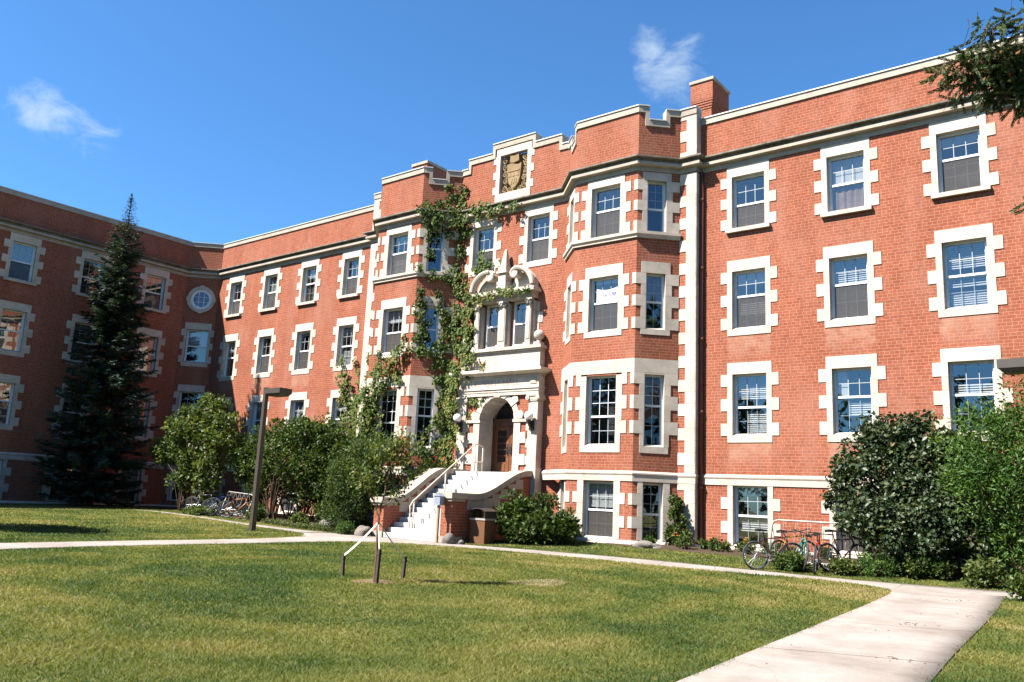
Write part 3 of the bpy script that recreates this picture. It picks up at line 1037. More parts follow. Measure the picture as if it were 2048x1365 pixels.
# pilasters closing the centre block
for sx in (-1, 1):
    mb = MB(); st = MB()
    x0, x1 = sorted((sx * 7.485, sx * 8.08))
    wall(mb, FR_P, x0, x1, 0.1, 15.0, [])
    F2 = Fr(sx * 8.08, -0.33 if sx > 0 else 0.0, 0, sx)
    wall(mb, F2, 0, .33, 0.1, 15.0, [])
    z = 0.58; k = 0
    while z < 14.95:
        h = min(0.395, 15.0 - z)
        if not (12.82 < z + h * .5 < 13.36):
            if k % 2 == 0: a, b = x0, x1
            else: a, b = (x0 + 0.24, x1) if sx > 0 else (x0, x1 - 0.24)
            st.fbox(FR_P, a, b, z + JT, z + h - JT, -0.01, PR)
            st.fbox(F2, -PR if sx > 0 else 0, .33 if sx > 0 else .33 + PR * .0, z + JT, z + h - JT, -0.01, PR * .9)
        z += h; k += 1
        if 12.8 < z < 13.2 and st.v:
            st.build('pilaster_quoin', M['stone'], HALL); st = MB()
    mb.build('pilaster_wall', M['brick'], HALL)
    st.build('pilaster_quoin', M['stone'], HALL)

# ---- bays ------------------------------------------------------------------
BR = {1: (0.51, 2.33), 2: (3.50, 5.84), 3: (7.36, 9.27), 4: (10.72, 12.55)}


def pier_rows(v0, v1, r):
    """(z0, z1, brick wide?) courses beside a bay window, from its head downwards"""
    if r == 2: cuts = [5.90, 5.52, 5.15, 4.70, 4.32, 3.90]
    else: cuts = [v1 + (.0 if r != 1 else .03) - (v1 - v0) * i / 5 for i in range(6)]
    return [(cuts[i + 1], cuts[i], (i % 2 == 1) if r != 1 else (i % 2 == 0)) for i in range(5)]


bay_fill = {(1, 'f'): [('blind', .55, .97), ('grey', 0, .5)], (2, 'f'): [], (3, 'f'): [('blind', .9, .97)], (4, 'f'): [('grey', .0, .5)],
            (1, 'r'): [], (2, 'r'): [('tan', .4, .97)], (3, 'r'): [('tan', .5, .97)], (4, 'r'): []}
for bi, B in enumerate(BAYS):
    mbw = MB()
    fo = [(-0.585, 0.585, *BR[r]) for r in BR]
    ro = [(0.335, 1.0, *BR[r]) for r in BR]
    right_len = CL if bi == 1 else CLI
    left_len = CLI if bi == 1 else CL
    lo = [(left_len - 1.0, left_len - 0.335, *BR[r]) for r in BR]
    lF = B['l'] if bi == 0 else Fr(B['cx'] - 1.265 - 1.16, -0.22, S2, -S2)
    wall(mbw, B['f'], -1.265, 1.265, 0.1, 15.0, fo)
    # canted faces with the crenel notch
    for F, ln, oo, sgn in ((B['r'], right_len, ro, 1), (lF, left_len, lo, -1)):
        wall(mbw, F, 0, ln, 0.1, 14.5, oo)
        n0, n1 = (0.36, 0.95) if sgn > 0 else (ln - 0.95, ln - 0.36)
        wall(mbw, F, 0, n0, 14.5, 15.0, []); wall(mbw, F, n1, ln, 14.5, 15.0, [])
    mbw.build('bay_wall', M['brick'], HALL)
    for r in BR:
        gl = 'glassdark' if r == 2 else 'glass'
        rows = pier_rows(*BR[r], r)
        lint = {1: 0, 2: 0, 3: .40, 4: .29}[r]

        def ext_front(s, r=r, rows=rows, F=B['f']):
            for z0, z1, wb in rows:
                for sg in (-1, 1):
                    a = 0.585; b = a + (.24 if wb else .42)
                    u = sorted((sg * a, sg * b)); sbox(s, F, u[0], u[1], z0, z1)
                    if not wb:
                        u = sorted((sg * 1.125, sg * 1.272)); sbox(s, F, u[0], u[1], z0, z1)
            if r == 2:
                s.fbox(F, -1.272, 1.272, 5.90 + JT, 6.36, -0.01, PR)
                sbox(s, F, -0.78, 0.78, 3.28, 3.5)
                for sg in (-1, 1):
                    u = sorted((sg * .585, sg * .78)); sbox(s, F, u[0], u[1], 3.5, 3.9)
                    u = sorted((sg * .585, sg * .80)); sbox(s, F, u[0], u[1], 5.84, 5.90)
            if r == 3:
                sbox(s, F, -0.75, 0.75, 7.17, 7.36)

        def ext_cant(s, F, ln, sgn, r=r, rows=rows):
            def bx(a, b, z0, z1):
                if sgn < 0: a, b = ln - b, ln - a
                sbox(s, F, a, b, z0, z1)
            for z0, z1, wb in rows:
                bx(0.17 if wb else -0.006, 0.335, z0, z1)
                bx(1.0, 1.22 if wb else ln - .02, z0, z1)
            if r == 2:
                a, b = (-0.006, ln - .02) if sgn > 0 else (.02, ln + .006)
                s.fbox(F, a, b, 5.90 + JT, 6.36, -0.01, PR)
                bx(0.2, 1.15, 3.28, 3.5)
                bx(0.2, .335, 3.5, 3.9); bx(1.0, 1.17, 3.5, 3.9)
                bx(.335, 1.0, 5.84, 5.90)
            if r == 3:
                bx(.17, 1.17, 7.17, 7.36); bx(0.17, 1.17, 9.27, 9.67)
            if r == 4:
                bx(0.17, 1.17, 12.55, 12.84)
        big = dict(top=(3, 3), low=(3, 2), rail=.42) if r == 2 else dict(top=(3, 2), low=(3, 2))
        window(B['f'], *fo[r - 1], sill='none', lint=lint if r in (3, 4) else 0, sides=(0, 0), fill=bay_fill[(r, 'f')] if bi else lf[r % 5], glass=gl,
               extra=ext_front, scr=r != 2, **big)
        window(B['r'], *ro[r - 1], sill='none', lint=0, sides=(0, 0), fill=bay_fill[(r, 'r')] if bi else [], glass='glassmid' if gl == 'glass' else gl,
               extra=lambda s, F=B['r'], ln=right_len: ext_cant(s, F, ln, 1), top=(2, 3), low=(2, 2) if r != 4 else None, rail=.5, scr=False)
        window(lF, *lo[r - 1], sill='none', lint=0, sides=(0, 0), fill=[('grey', 0, .5)], glass=gl,
               extra=lambda s, F=lF, ln=left_len: ext_cant(s, F, ln, -1), top=(2, 2), low=(2, 2))
    # sill band under the top windows
    s = MB()
    pa = [(B['cx'] - 1.265 - (1.05 if bi == 0 else 1.16), -0.33 if bi == 0 else -0.22), (B['cx'] - 1.265, -1.38), (B['cx'] + 1.265, -1.38), (B['cx'] + 1.265 + (1.05 if bi else 1.16), -0.33 if bi else -0.22)]
    s.sweep(pa, [(-0.01, 10.716), (0.13, 10.70), (0.13, 10.60), (0.07, 10.54), (0.07, 10.48), (-0.01, 10.48)])
    s.build('sill_band', M['stone'], HALL)

# handmade paper sign in a second floor bay window
F = BAYS[1]['f']
g = MB()
nn = 10
for i in range(nn):
    a, b = -0.40 + 0.84 * i / nn, -0.40 + 0.84 * (i + 1) / nn
    sa, sb = -.07 * math.sin(math.pi * i / nn), -.07 * math.sin(math.pi * (i + 1) / nn)
    g.poly([F.p(a, 8.42, -.195), F.p(b, 8.42, -.195), F.p(b, 8.92 + sb, -.195), F.p(a, 8.92 + sa, -.195)])
sign = g.build('paper_sign', M['paper'], None, uv=False)
tag(sign, 'cream paper sign with violet letters and a heart taped inside a bay window', 'sign')


def text_mesh(body, size, F, u, v, d, mat, name, parent, ext=0.004, sx=1.0, align='CENTER', bold=0.0):
    cu_ = bpy.data.curves.new('tmp_font', 'FONT')
    cu_.body = body; cu_.size = size; cu_.extrude = ext; cu_.align_x = align; cu_.offset = bold
    to = bpy.data.objects.new('tmp_font', cu_)
    COL.objects.link(to)
    dg = bpy.context.evaluated_depsgraph_get()
    me = bpy.data.meshes.new_from_object(to.evaluated_get(dg))
    bpy.data.objects.remove(to, do_unlink=True)
    for vv in me.vertices:
        vv.co = Vector(F.p(u + vv.co.x * sx, v + vv.co.y, d + vv.co.z))
    me.name = name
    me.materials.clear(); me.materials.append(mat)
    o = bpy.data.objects.new(name, me)
    COL.objects.link(o)
    o.parent = parent
    return o


text_mesh('We F', 0.21, F, -0.06, 8.61, -.188, M['ink'], 'lettering', sign, 0.001, .95)
g = MB()
pts = []
for k in range(28):
    t = 2 * math.pi * k / 28
    pts.append((0.30 + .0058 * 16 * math.sin(t) ** 3, 8.69 + .0058 * (13 * math.cos(t) - 5 * math.cos(2 * t) - 2 * math.cos(3 * t) - math.cos(4 * t))))
g.poly([F.p(a, b, -.188) for a, b in reversed(pts)])
g.build('heart', M['ink'], sign, uv=False)

# ---- long mouldings ----------------------------------------------------------
FRONT = [(-21.95, -36), (-21.95, -1.25), (-20.7, 0), (-8.08, 0), (-8.08, -.33), (-7.485, -.33), (-6.435, -1.38), (-3.905, -1.38), (-2.745, -.22),
         (2.745, -.22), (3.905, -1.38), (6.435, -1.38), (7.485, -.33), (8.08, -.33), (8.08, 0), (30, 0)]
s = MB()
s.sweep(FRONT, [(.14, 13.150), (.21, 13.145), (.21, 13.045), (.17, 13.03), (.03, 13.025), (.03, 12.865), (-.02, 12.865)])
cor = s.build('cornice', M['capst'], HALL)
s = MB()
s.sweep(FRONT, [(-.02, 13.40), (.31, 13.335), (.31, 13.28), (.28, 13.265), (.15, 13.25), (.15, 13.150)])
s.build('gutter_ledge', M['cornice'], cor)
s = MB()
iL = FRONT[:9] + [(-2.0, -.22)]
iR = [(2.0, -.22)] + FRONT[10:]
for pth in (iL, iR):
    s.sweep(pth, [(-.02, 2.72), (.055, 2.64), (.055, 2.60), (.03, 2.55), (.03, 2.37), (-.02, 2.37)])
    s.sweep(pth, [(-.02, .53), (.05, .505), (.10, .43), (.10, -.1)], closed_ends=False)
s.build('string_course', M['stone'], HALL)

# parapet copings
s = MB(); fl = MB()
CP = [(.045, 14.62), (-.36, 14.62), (-.36, 14.86), (.045, 14.86)]


def cope(path, zt, h=.25):
    s.sweep(path, [(-.36, zt - .035), (.05, zt - .035), (.05, zt - h), (-.36, zt - h)])
    fl.sweep(path, [(-.39, zt + .01), (.085, zt), (.085, zt - .038), (-.39, zt - .038)])


cope([(-21.95, -36), (-21.95, -1.25), (-20.7, 0), (-8.10, 0)], 14.87)
cope([(8.10, 0), (30, 0)], 14.87)


def crest_line(F, prof, hh=.26, dd=-.36, wv=.14):
    """coping that follows a stepped outline: prof [(u0, u1, z)] left to right"""
    for i, (a, b, z) in enumerate(prof):
        s.fbox(F, a, b, z - hh, z - .035, dd, .05)
        fl.fbox(F, a - .0, b + .0, z - .035, z + .004, dd - .03, .085)
        if i + 1 < len(prof):
            z2 = prof[i + 1][2]
            if abs(z2 - z) > .05:
                lo_, hi_ = min(z, z2), max(z, z2)
                if z2 > z: s.fbox(F, b, b + wv, lo_ - hh, hi_ - hh, dd, .052)
                else: s.fbox(F, b - wv, b, lo_ - hh, hi_ - hh, dd, .052)


crest_line(FR_C, [(-2.74, -2.4, 15.25), (-2.4, -1.1, 15.65), (-1.1, 1.1, 16.04), (1.1, 2.4, 15.65), (2.4, 2.74, 15.25)])
for bi, B in enumerate(BAYS):
    crest_line(B['f'], [(-1.285, 1.285, 15.27)])
    lnr = CL if bi == 1 else CLI
    crest_line(B['r'], [(0, .36, 15.27), (.36, .95, 14.78), (.95, lnr, 15.20)])
    lnl = CLI if bi == 1 else CL
    lF = B['l'] if bi == 0 else Fr(B['cx'] - 1.265 - 1.16, -0.22, S2, -S2)
    crest_line(lF, [(0, lnl - .95, 15.20), (lnl - .95, lnl - .36, 14.78), (lnl - .36, lnl, 15.27)])
for sx in (-1, 1):
    a, b = sorted((sx * 7.47, sx * 8.10))
    crest_line(FR_P, [(a, b, 15.22)])
s.build('parapet_coping', M['capst'], HALL)
fl.build('coping_flashing', M['flash'], HALL, uv=False)
# roof deck and back of the building
r = MB()
pl = [(x, y + (.3 if x > -21.9 else 0)) for x, y in FRONT]
pl = [(p[0] - (.3 if p[0] <= -20.6 else 0), p[1]) for p in pl]
for (a, b) in (((-21.95 - 12, -36), (-22.2, 12)), ((-22.2, .35), (30, 12)), ((-8, -.0), (8, .35))):
    r.poly([(a[0], a[1], 14.3), (b[0], a[1], 14.3), (b[0], b[1], 14.3), (a[0], b[1], 14.3)])
for F, a, b in ((FR_R, -20.7, -8.1), (FR_R, 8.1, 30), (FR_C, -2.7, 2.7)):
    r.fbox(F, a, b, 14.3, PAR if F is FR_R else 15.0, -.36, -.30)
r.fbox(FR_WG, -36, -1.25, 14.3, PAR, -.36, -.30)
r.fbox(FR_D, -.05, CL_D, 14.3, PAR, -.36, -.30)
r.box(-34.2, -33.9, -36, 12.2, 0, 14.5); r.box(-33.9, 30, 12, 12.3, 0, 14.5); r.box(29.7, 30, .5, 12, 0, 14.5); r.box(-33.9, -22.2, -36.2, -36, 0, 14.5)
for B in BAYS:
    r.poly([(B['cx'] - 2.2, -.2, 14.31), (B['cx'] - 1.25, -1.3, 14.31), (B['cx'] + 1.25, -1.3, 14.31), (B['cx'] + 2.2, -.2, 14.31)])
    r.fbox(B['f'], -1.25, 1.25, 14.3, 15.0, -.36, -.30)
r.build('roof', M['roof'], HALL)

# chimneys
def chimney(x0, x1, y0, y1, z0, z1, corb):
    c = MB()
    c.box(x0 + .1, x1 - .1, y0 + .1, y1 - .1, z0, corb)
    for i in range(4):
        e = .1 - .025 * (i + 1)
        c.box(x0 + e, x1 - e, y0 + e, y1 - e, corb + i * .1, corb + i * .1 + .085)
        c.box(x0 + e + .03, x1 - e - .03, y0 + e + .03, y1 - e - .03, corb + i * .1 + .085, corb + i * .1 + .1)
    c.box(x0, x1, y0, y1, corb + .4, z1 - .12)
    o = c.build('chimney', M['brick'], HALL)
    c = MB(); c.box(x0 - .05, x1 + .05, y0 - .05, y1 + .05, z1 - .12, z1)
    c.build('chimney_cap', M['capst'], o)


chimney(5.70, 6.66, 4.0, 5.55, 14.3, 18.73, 17.45)
chimney(-6.08, -5.18, 0.02, 1.30, 14.3, 16.36, 15.3)

# rain pipe in the corner beside the right pilaster
p = MB()
p.tube([(8.17, -.10, .35), (8.17, -.10, 12.86)], .065, 10)
for z in (2.2, 4.6, 7.0, 9.4, 11.8):
    p.tube([(8.17, -.10, z), (8.17, -.10, z + .12)], .085, 10)
p.build('rain_pipe', M['pipe'], HALL, smooth=True, uv=False)
p = MB()
p.tube([(-8.17, -.10, .35), (-8.17, -.10, 12.86)], .06, 10)
p.build('rain_pipe', M['pipe'], HALL, smooth=True, uv=False)

# carved crest panel
s = MB()
for (a, b) in ((-.9, -.7), (.7, .9)):
    pass
sbox(s, FR_C, -.9, .9, 15.44, 15.74); sbox(s, FR_C, -.9, .9, 13.46, 13.80)
h = (15.44 - 13.80) / 5
for k in range(5):
    wv = .34 if k % 2 == 0 else .2
    sbox(s, FR_C, -.7 - wv, -.7, 15.44 - (k + 1) * h, 15.44 - k * h)
    sbox(s, FR_C, .7, .7 + wv, 15.44 - (k + 1) * h, 15.44 - k * h)
for (p, q) in (((-.7, 13.8), (-.7, 15.44)), ((-.7, 15.44), (.7, 15.44)), ((.7, 15.44), (.7, 13.8)), ((.7, 13.8), (-.7, 13.8))):
    s.poly([FR_C.p(*p, -.012), FR_C.p(*q, -.012), FR_C.p(*q, -.2), FR_C.p(*p, -.26)])
s_panel = s.build('crest_panel', M['stone'], HALL)
c = MB()
c.poly([FR_C.p(-.7, 13.8, -.25), FR_C.p(.7, 13.8, -.25), FR_C.p(.7, 15.44, -.25), FR_C.p(-.7, 15.44, -.25)])
sh = []
for k in range(9): sh.append((-.36 + .72 * k / 8, 14.98 + .05 * math.sin(math.pi * 2 * k / 8)))
sh += [(.33, 14.6), (.30, 14.35), (.24, 14.15), (.10, 14.0), (0, 13.95), (-.10, 14.0), (-.24, 14.15), (-.30, 14.35), (-.33, 14.6)]
c.fprism(FR_C, list(reversed(sh)), -.25, -.03)
c.fprism(FR_C, [(-.30, 14.66), (.30, 14.66), (.30, 14.71), (-.30, 14.71)], -.04, -.01)
for k in range(3):
    c.fprism(FR_C, [(-.2 + .2 * k - .07, 14.45), (-.2 + .2 * k + .07, 14.45), (-.2 + .2 * k, 14.6)], -.04, -.012)
for k in range(3):
    c.fprism(FR_C, [(-.16 + .12 * k, 14.1 + .02 * k), (-.10 + .12 * k, 14.1 + .02 * k), (-.06 + .10 * k, 14.35), (-.12 + .12 * k, 14.35)], -.04, -.015)
# open book above the shield
c.fprism(FR_C, [(-.24, 15.08), (0, 15.03), (0, 15.33), (-.22, 15.36)], -.25, -.03)
c.fprism(FR_C, [(0, 15.03), (.24, 15.08), (.22, 15.36), (0, 15.33)], -.25, -.015)


def spiral(cx_, cy_, r0, turns, start, sgn, d=-.12, rad=.032, n=22):
    pts = []
    for k in range(n):
        t = k / (n - 1)
        a = start + sgn * 2 * math.pi * turns * t
        r = r0 * (1 - .8 * t)
        pts.append(FR_C.p(cx_ + r * math.cos(a), cy_ + r * math.sin(a), d))
    c.tube(pts, [rad * (1 - .3 * k / n) for k in range(n)], 6)


for sg in (-1, 1):
    for (px, py, r0) in ((.52, 15.22, .14), (.53, 14.92, .12), (.50, 14.62, .13), (.47, 14.32, .13), (.50, 14.02, .15), (.27, 13.95, .12)):
        spiral(sg * px, py, r0, 1.3, random.uniform(0, 3), sg * random.choice((-1, 1)))
    for k in range(10):
        c.sphere(FR_C.p(sg * random.uniform(.42, .62), random.uniform(13.92, 15.34), -.14), random.uniform(.035, .065), 8, 6)
    c.tube([FR_C.p(sg * .40, 15.05, -.12), FR_C.p(sg * .56, 14.75, -.13), FR_C.p(sg * .42, 14.45, -.12), FR_C.p(sg * .52, 14.15, -.13), FR_C.p(sg * .3, 13.9, -.12)], .03, 6)
c.build('carved_crest', M['carved'], s_panel, uv=False)
# ------------------------------------------------------------ entrance porch
PF = Fr(0, -0.52, 1, 0)                   # porch front plane
ZL = 2.58                                 # landing level
# side pilasters with scrolled capitals
for sx in (-1, 1):
    s = MB()
    x0, x1 = (sx * 1.95 - .21, sx * 1.95 + .0) if sx > 0 else (sx * 1.95, sx * 1.95 + .21)
    a, b = min(sx * 1.42, sx * 1.95), max(sx * 1.42, sx * 1.95)
    a, b = (1.53, 1.95) if sx > 0 else (-1.95, -1.53)
    s.box(a, b, -.56, -.20, ZL + .22, 5.22)
    s.box(a - .05, b + .05, -.62, -.19, .2, ZL + .14)
    s.box(a - .03, b + .03, -.595, -.195, ZL + .14, ZL + .22)
    s.box(a - .03, b + .03, -.59, -.195, 5.22, 5.27)
    s.box(a - .07, b + .07, -.63, -.195, 5.40, 5.47)
    for e in (a - .02, b + .02):
        pts = []
        s.tube([(e, -.64, 5.335), (e, -.2, 5.335)], .085, 14)
        s.tube([(e, -.655, 5.335), (e, -.64, 5.335)], .04, 10)
    s.box(a, b, -.60, -.2, 5.27, 5.40)
    s.build('pilaster', M['stone'], HALL, uv=False)

# brick and stone screen wall with the arch, 0.08 behind the pilasters
AF = Fr(0, -0.47, 1, 0)
b = MB()
wall(b, AF, -1.53, 1.53, .3, 5.47, [(-0.84, .84, .3, 5.47)])
NARC = 18
for k in range(NARC):
    t0, t1 = math.pi * k / NARC, math.pi * (k + 1) / NARC
    p0 = (.84 * math.cos(t0), 4.57 + .84 * math.sin(t0)); p1 = (.84 * math.cos(t1), 4.57 + .84 * math.sin(t1))
    b.poly([AF.p(p1[0], p1[1]), AF.p(p0[0], p0[1]), AF.p(p0[0], 5.47), AF.p(p1[0], 5.47)])
b.build('porch_wall', M['brick'], HALL)
s = MB()
# arch soffit and jamb reveals
dpt = -.95
for k in range(NARC):
    t0, t1 = math.pi * k / NARC, math.pi * (k + 1) / NARC
    p0 = (.84 * math.cos(t0), 4.57 + .84 * math.sin(t0)); p1 = (.84 * math.cos(t1), 4.57 + .84 * math.sin(t1))
    s.poly([AF.p(*p0, .0), AF.p(*p1, .0), AF.p(*p1, dpt), AF.p(*p0, dpt)])
for sx in (-1, 1):
    s.poly([AF.p(sx * .84, ZL - .3, -.0), AF.p(sx * .84, 4.57, -.0), AF.p(sx * .84, 4.57, dpt), AF.p(sx * .84, ZL - .3, dpt)])
    # jamb blocks
    z = ZL - .1; k = 0
    while z < 4.45:
        h = min(.40, 4.46 - z)
        w = .30 if k % 2 == 0 else .56
        x = sorted((sx * .842, sx * (.84 + w)))
        s.fbox(AF, x[0], x[1], z + JT, z + h - JT, -.02, .05)
        z += h; k += 1
    x = sorted((sx * .80, sx * 1.50))
    s.fbox(AF, x[0], x[1], 4.46, 4.57, -.30, .085)
    x = sorted((sx * .845, sx * 1.15))
    # outer strip beside the brick
    x = sorted((sx * 1.40, sx * 1.528))
    for q in range(3):
        s.fbox(AF, x[0], x[1], 2.9 + q * .62, 3.22 + q * .62, -.02, .03)
# voussoirs with stepped backs
nv = 11
for k in range(nv):
    t0 = math.pi * k / nv + .012; t1 = math.pi * (k + 1) / nv - .012
    big = k % 2 == 0
    ro = 1.22 if big else 1.08
    key = k == nv // 2
    d1 = .05 if not big else .075
    pts = []
    for j in range(5):
        t = t0 + (t1 - t0) * j / 4
        pts.append((.842 * math.cos(t), 4.57 + .842 * math.sin(t)))
    if big and not key:
        tm = (t0 + t1) / 2
        rx, rz = ro * math.cos(tm), ro * math.sin(tm)
        o = [(ro * math.cos(t1), 4.575 + ro * math.sin(t1)), (ro * 1.06 * math.cos(tm), 4.575 + ro * 1.06 * math.sin(tm)), (ro * math.cos(t0), 4.575 + ro * math.sin(t0))]
    elif key:
        o = [(-.17, 5.46), (.17, 5.46)]
    else:
        o = [(ro * math.cos(t1), 4.575 + ro * math.sin(t1)), (ro * math.cos(t0), 4.575 + ro * math.sin(t0))]
    if key: d1 = .11
    s.fprism(AF, [(a_, min(z_, 5.465)) for a_, z_ in (list(reversed(pts)) + [(q[0], q[1]) for q in reversed(o)])][::-1], -.01, d1)
s.build('arch_stone', M['stone'], HALL, uv=False)

# entablature: architrave, lettered frieze, cornice, balcony block
s = MB()
W = 1.97
YB = -.19
s.box(-W, W, -.585, YB, 5.47, 5.60); s.box(-W - .015, W + .015, -.605, YB, 5.60, 5.70); s.box(-W - .04, W + .04, -.64, YB, 5.70, 5.765)
s.box(-W, W, -.585, YB, 5.765, 6.17)
s.box(-W - .06, W + .06, -.65, YB, 6.17, 6.24)
s.hexa([(-W - .12, -.71, 6.24), (W + .12, -.71, 6.24), (W + .12, YB, 6.24), (-W - .12, YB, 6.24)], [(-W - .26, -.86, 6.33), (W + .26, -.86, 6.33), (W + .26, YB, 6.33), (-W - .26, YB, 6.33)])
s.box(-W - .28, W + .28, -.88, YB, 6.33, 6.43)
s.hexa([(-W - .28, -.88, 6.43), (W + .28, -.88, 6.43), (W + .28, YB, 6.43), (-W - .28, YB, 6.43)], [(-W, -.62, 6.50), (W, -.62, 6.50), (W, YB, 6.50), (-W, YB, 6.50)])
# square panels at the frieze ends
for sx in (-1, 1):
    x = sorted((sx * 1.58, sx * 1.86))
    s.box(x[0], x[1], -.61, -.58, 5.86, 6.10)
    s.box(x[0] + .05, x[1] - .05, -.622, -.60, 5.91, 6.05)
s.box(-1.93, 1.93, -.52, YB, 6.50, 7.14)
s.box(-1.98, 1.98, -.585, YB, 7.14, 7.20)
s.box(-2.03, 2.03, -.64, YB, 7.20, 7.27)
s.box(-1.99, 1.99, -.60, YB, 7.27, 7.33)
ent = s.build('entablature', M['stone'], HALL, uv=False)
F0 = Fr(0, -.585, 1, 0)
text_mesh('PEMBINA HALL', .34, F0, -.05, 5.845, .004, plain('incised_letter', (0.26, 0.19, 0.13), .9), 'lettering', ent, .003, .98, bold=-.004)

# two-light window under a broken scroll pediment
s = MB()
AY = -.50
for x0, x1, y in ((-1.46, -1.10, AY), (-.24, .24, AY), (1.10, 1.46, AY)):
    s.box(x0, x1, y + .10, YB, 7.33, 9.18)
    s.box(x0 + .06, x1 - .06, y, YB, 7.45, 8.95)
    s.box(x0 + .10, x1 - .10, y - .02, YB, 7.6, 8.85)
    s.box(x0 + .02, x1 - .02, y - .05, YB, 7.33, 7.45)
    # carved capital
    for k in range(7):
        s.sphere((x0 + .06 + (x1 - x0 - .12) * k / 6, y - .03, 9.02 + .05 * math.sin(k * 2.1)), .055, 8, 6)
    s.box(x0 + .0, x1 - .0, y - .06, YB, 9.10, 9.18)
s.box(-1.02 - .08, -.36 + .12, -.30, -.225, 7.33, 7.40)
s.box(.36 - .12, 1.10, -.30, -.225, 7.33, 7.40)
s.box(-1.50, 1.50, -.56, YB, 9.18, 9.34)
s.box(-1.53, 1.53, -.59, YB, 9.34, 9.42)
s.box(-1.66, 1.66, -.74, YB, 9.42, 9.52)
s.box(-1.60, 1.60, -.66, YB, 9.52, 9.60)
# quoins beside
for sx in (-1, 1):
    for k in range(4):
        w = .30 if k % 2 == 0 else .14
        x = sorted((sx * 1.47, sx * (1.47 + w)))
        s.box(x[0], x[1], -.245, -.21, 7.40 + k * .42, 7.80 + k * .42)
# curved scrolls
for sx in (-1, 1):
    cx_, cz_, R0 = sx * .72, 9.62, .80
    pts = []
    for k in range(15):
        t = math.radians(4 + k * 6.6)
        pts.append((cx_ + sx * R0 * math.cos(t), cz_ + R0 * math.sin(t) * .98))
    for (rr, yy) in ((.095, -.64), (.07, -.56), (.06, -.46)):
        s.tube([(x, yy, z) for x, z in pts], rr, 8)
    for (off, rr, yy) in ((-.11, .05, -.60),):
        s.tube([(cx_ + (x - cx_) * (1 + off), yy, cz_ + (z - cz_) * (1 + off)) for x, z in pts], rr, 8)
    ex, ez = pts[-1]
    # volute
    vp = []
    for k in range(26):
        t = math.pi / 2 + sx * (-1) * -1 * 0 + (sx * 2.6 * math.pi) * k / 25
        r = .20 * (1 - .8 * k / 25)
        vp.append((ex + sx * .0 + r * math.cos(t), -.62, ez - .20 + r * math.sin(t)))
    s.tube(vp, [.075 * (1 - .4 * k / 25) for k in range(26)], 8)
    s.tube([(ex, -.66, ez - .20), (ex, -.3, ez - .20)], .16, 16)
    # tympanum back
    n = len(pts)
    s.fprism(Fr(0, -.3, 1, 0), [(cx_ + sx * R0, 9.6)] + pts + [(sx * .1, 9.6)] if sx > 0 else list(reversed([(cx_ + sx * R0, 9.6)] + pts + [(sx * .1, 9.6)])), -.1, .0)
# pedestal and obelisk
s.box(-.22, .22, -.66, YB, 9.60, 9.95); s.box(-.18, .18, -.62, YB, 9.95, 10.28)
s.box(-.25, .25, -.69, YB, 10.28, 10.36); s.box(-.2, .2, -.64, YB, 10.36, 10.55)
s.hexa([(-.15, -.58, 10.55), (.15, -.58, 10.55), (.15, -.28, 10.55), (-.15, -.28, 10.55)], [(-.055, -.48, 11.22), (.055, -.48, 11.22), (.055, -.38, 11.22), (-.055, -.38, 11.22)])
s.hexa([(-.055, -.48, 11.22), (.055, -.48, 11.22), (.055, -.38, 11.22), (-.055, -.38, 11.22)], [(-.005, -.43, 11.32), (.005, -.43, 11.32), (.005, -.42, 11.32), (-.005, -.42, 11.32)])
# ball finials at the balcony ends
for sx in (-1, 1):
    s.box(sx * 1.78 - .14, sx * 1.78 + .14, -.58, -.26, 7.33, 7.43)
    s.tube([(sx * 1.78, -.42, 7.43), (sx * 1.78, -.42, 7.52)], [.11, .07], 14)
    s.sphere((sx * 1.78, -.42, 7.70), .20, 18, 12)
s.build('scroll_pediment', M['stone'], HALL, uv=False)
for h_ in aed:
    window(FR_C, *h_, fill=[('grey', 0, .46), ('blind', .8, .97)] if h_[0] < 0 else [('grey', 0, .42)], surround=False, top=(2, 3) if h_[0] > 0 else (1, 1), low=None, deep=.12)

# oak doors
DF = Fr(0, .40, 1, 0)
s = MB()
s.fbox(DF, -.9, .9, 4.40, 4.60, -.05, .10); s.fbox(DF, -.9, .9, 4.60, 4.68, -.05, .14)
for sx in (-1, 1):
    x = sorted((sx * .76, sx * .9)); s.fbox(DF, x[0], x[1], 2.4, 4.4, -.05, .10)
doorway = s.build('door_frame', M['wood'], HALL, uv=False)
for sx in (-1, 1):
    d = MB()
    a, bb = sorted((sx * .012, sx * .755))
    za, zb = ZL + .02, 4.39
    d.fbox(DF, a, a + .15, za, zb, -.02, .05); d.fbox(DF, bb - .15, bb, za, zb, -.02, .05)
    d.fbox(DF, a + .15, bb - .15, zb - .15, zb, -.02, .05); d.fbox(DF, a + .15, bb - .15, za, za + .42, -.02, .05)
    d.fbox(DF, a + .19, bb - .19, za + .08, za + .34, .05, .065)
    for k in range(1, 5):
        z = za + .42 + (zb - .15 - za - .42) * k / 5
        d.fbox(DF, a + .15, bb - .15, z - .012, z + .012, .0, .04)
    do = d.build('door', M['woodlight'], HALL, uv=False)
    g = MB(); g.poly([DF.p(a + .15, za + .42, .012), DF.p(bb - .15, za + .42, .012), DF.p(bb - .15, zb - .15, .012), DF.p(a + .15, zb - .15, .012)])
    g.build('pane', M['glassdark'], do, uv=False)
    hx = a + .075 if sx > 0 else bb - .075
    g = MB(); g.fbox(DF, hx - .03, hx + .03, 3.30, 3.72, .05, .065); g.tube([DF.p(hx, 3.36, .06), DF.p(hx, 3.36, .12), DF.p(hx, 3.58, .12), DF.p(hx, 3.58, .06)], .016, 8)
    g.build('handle', M['black'], do, uv=False)
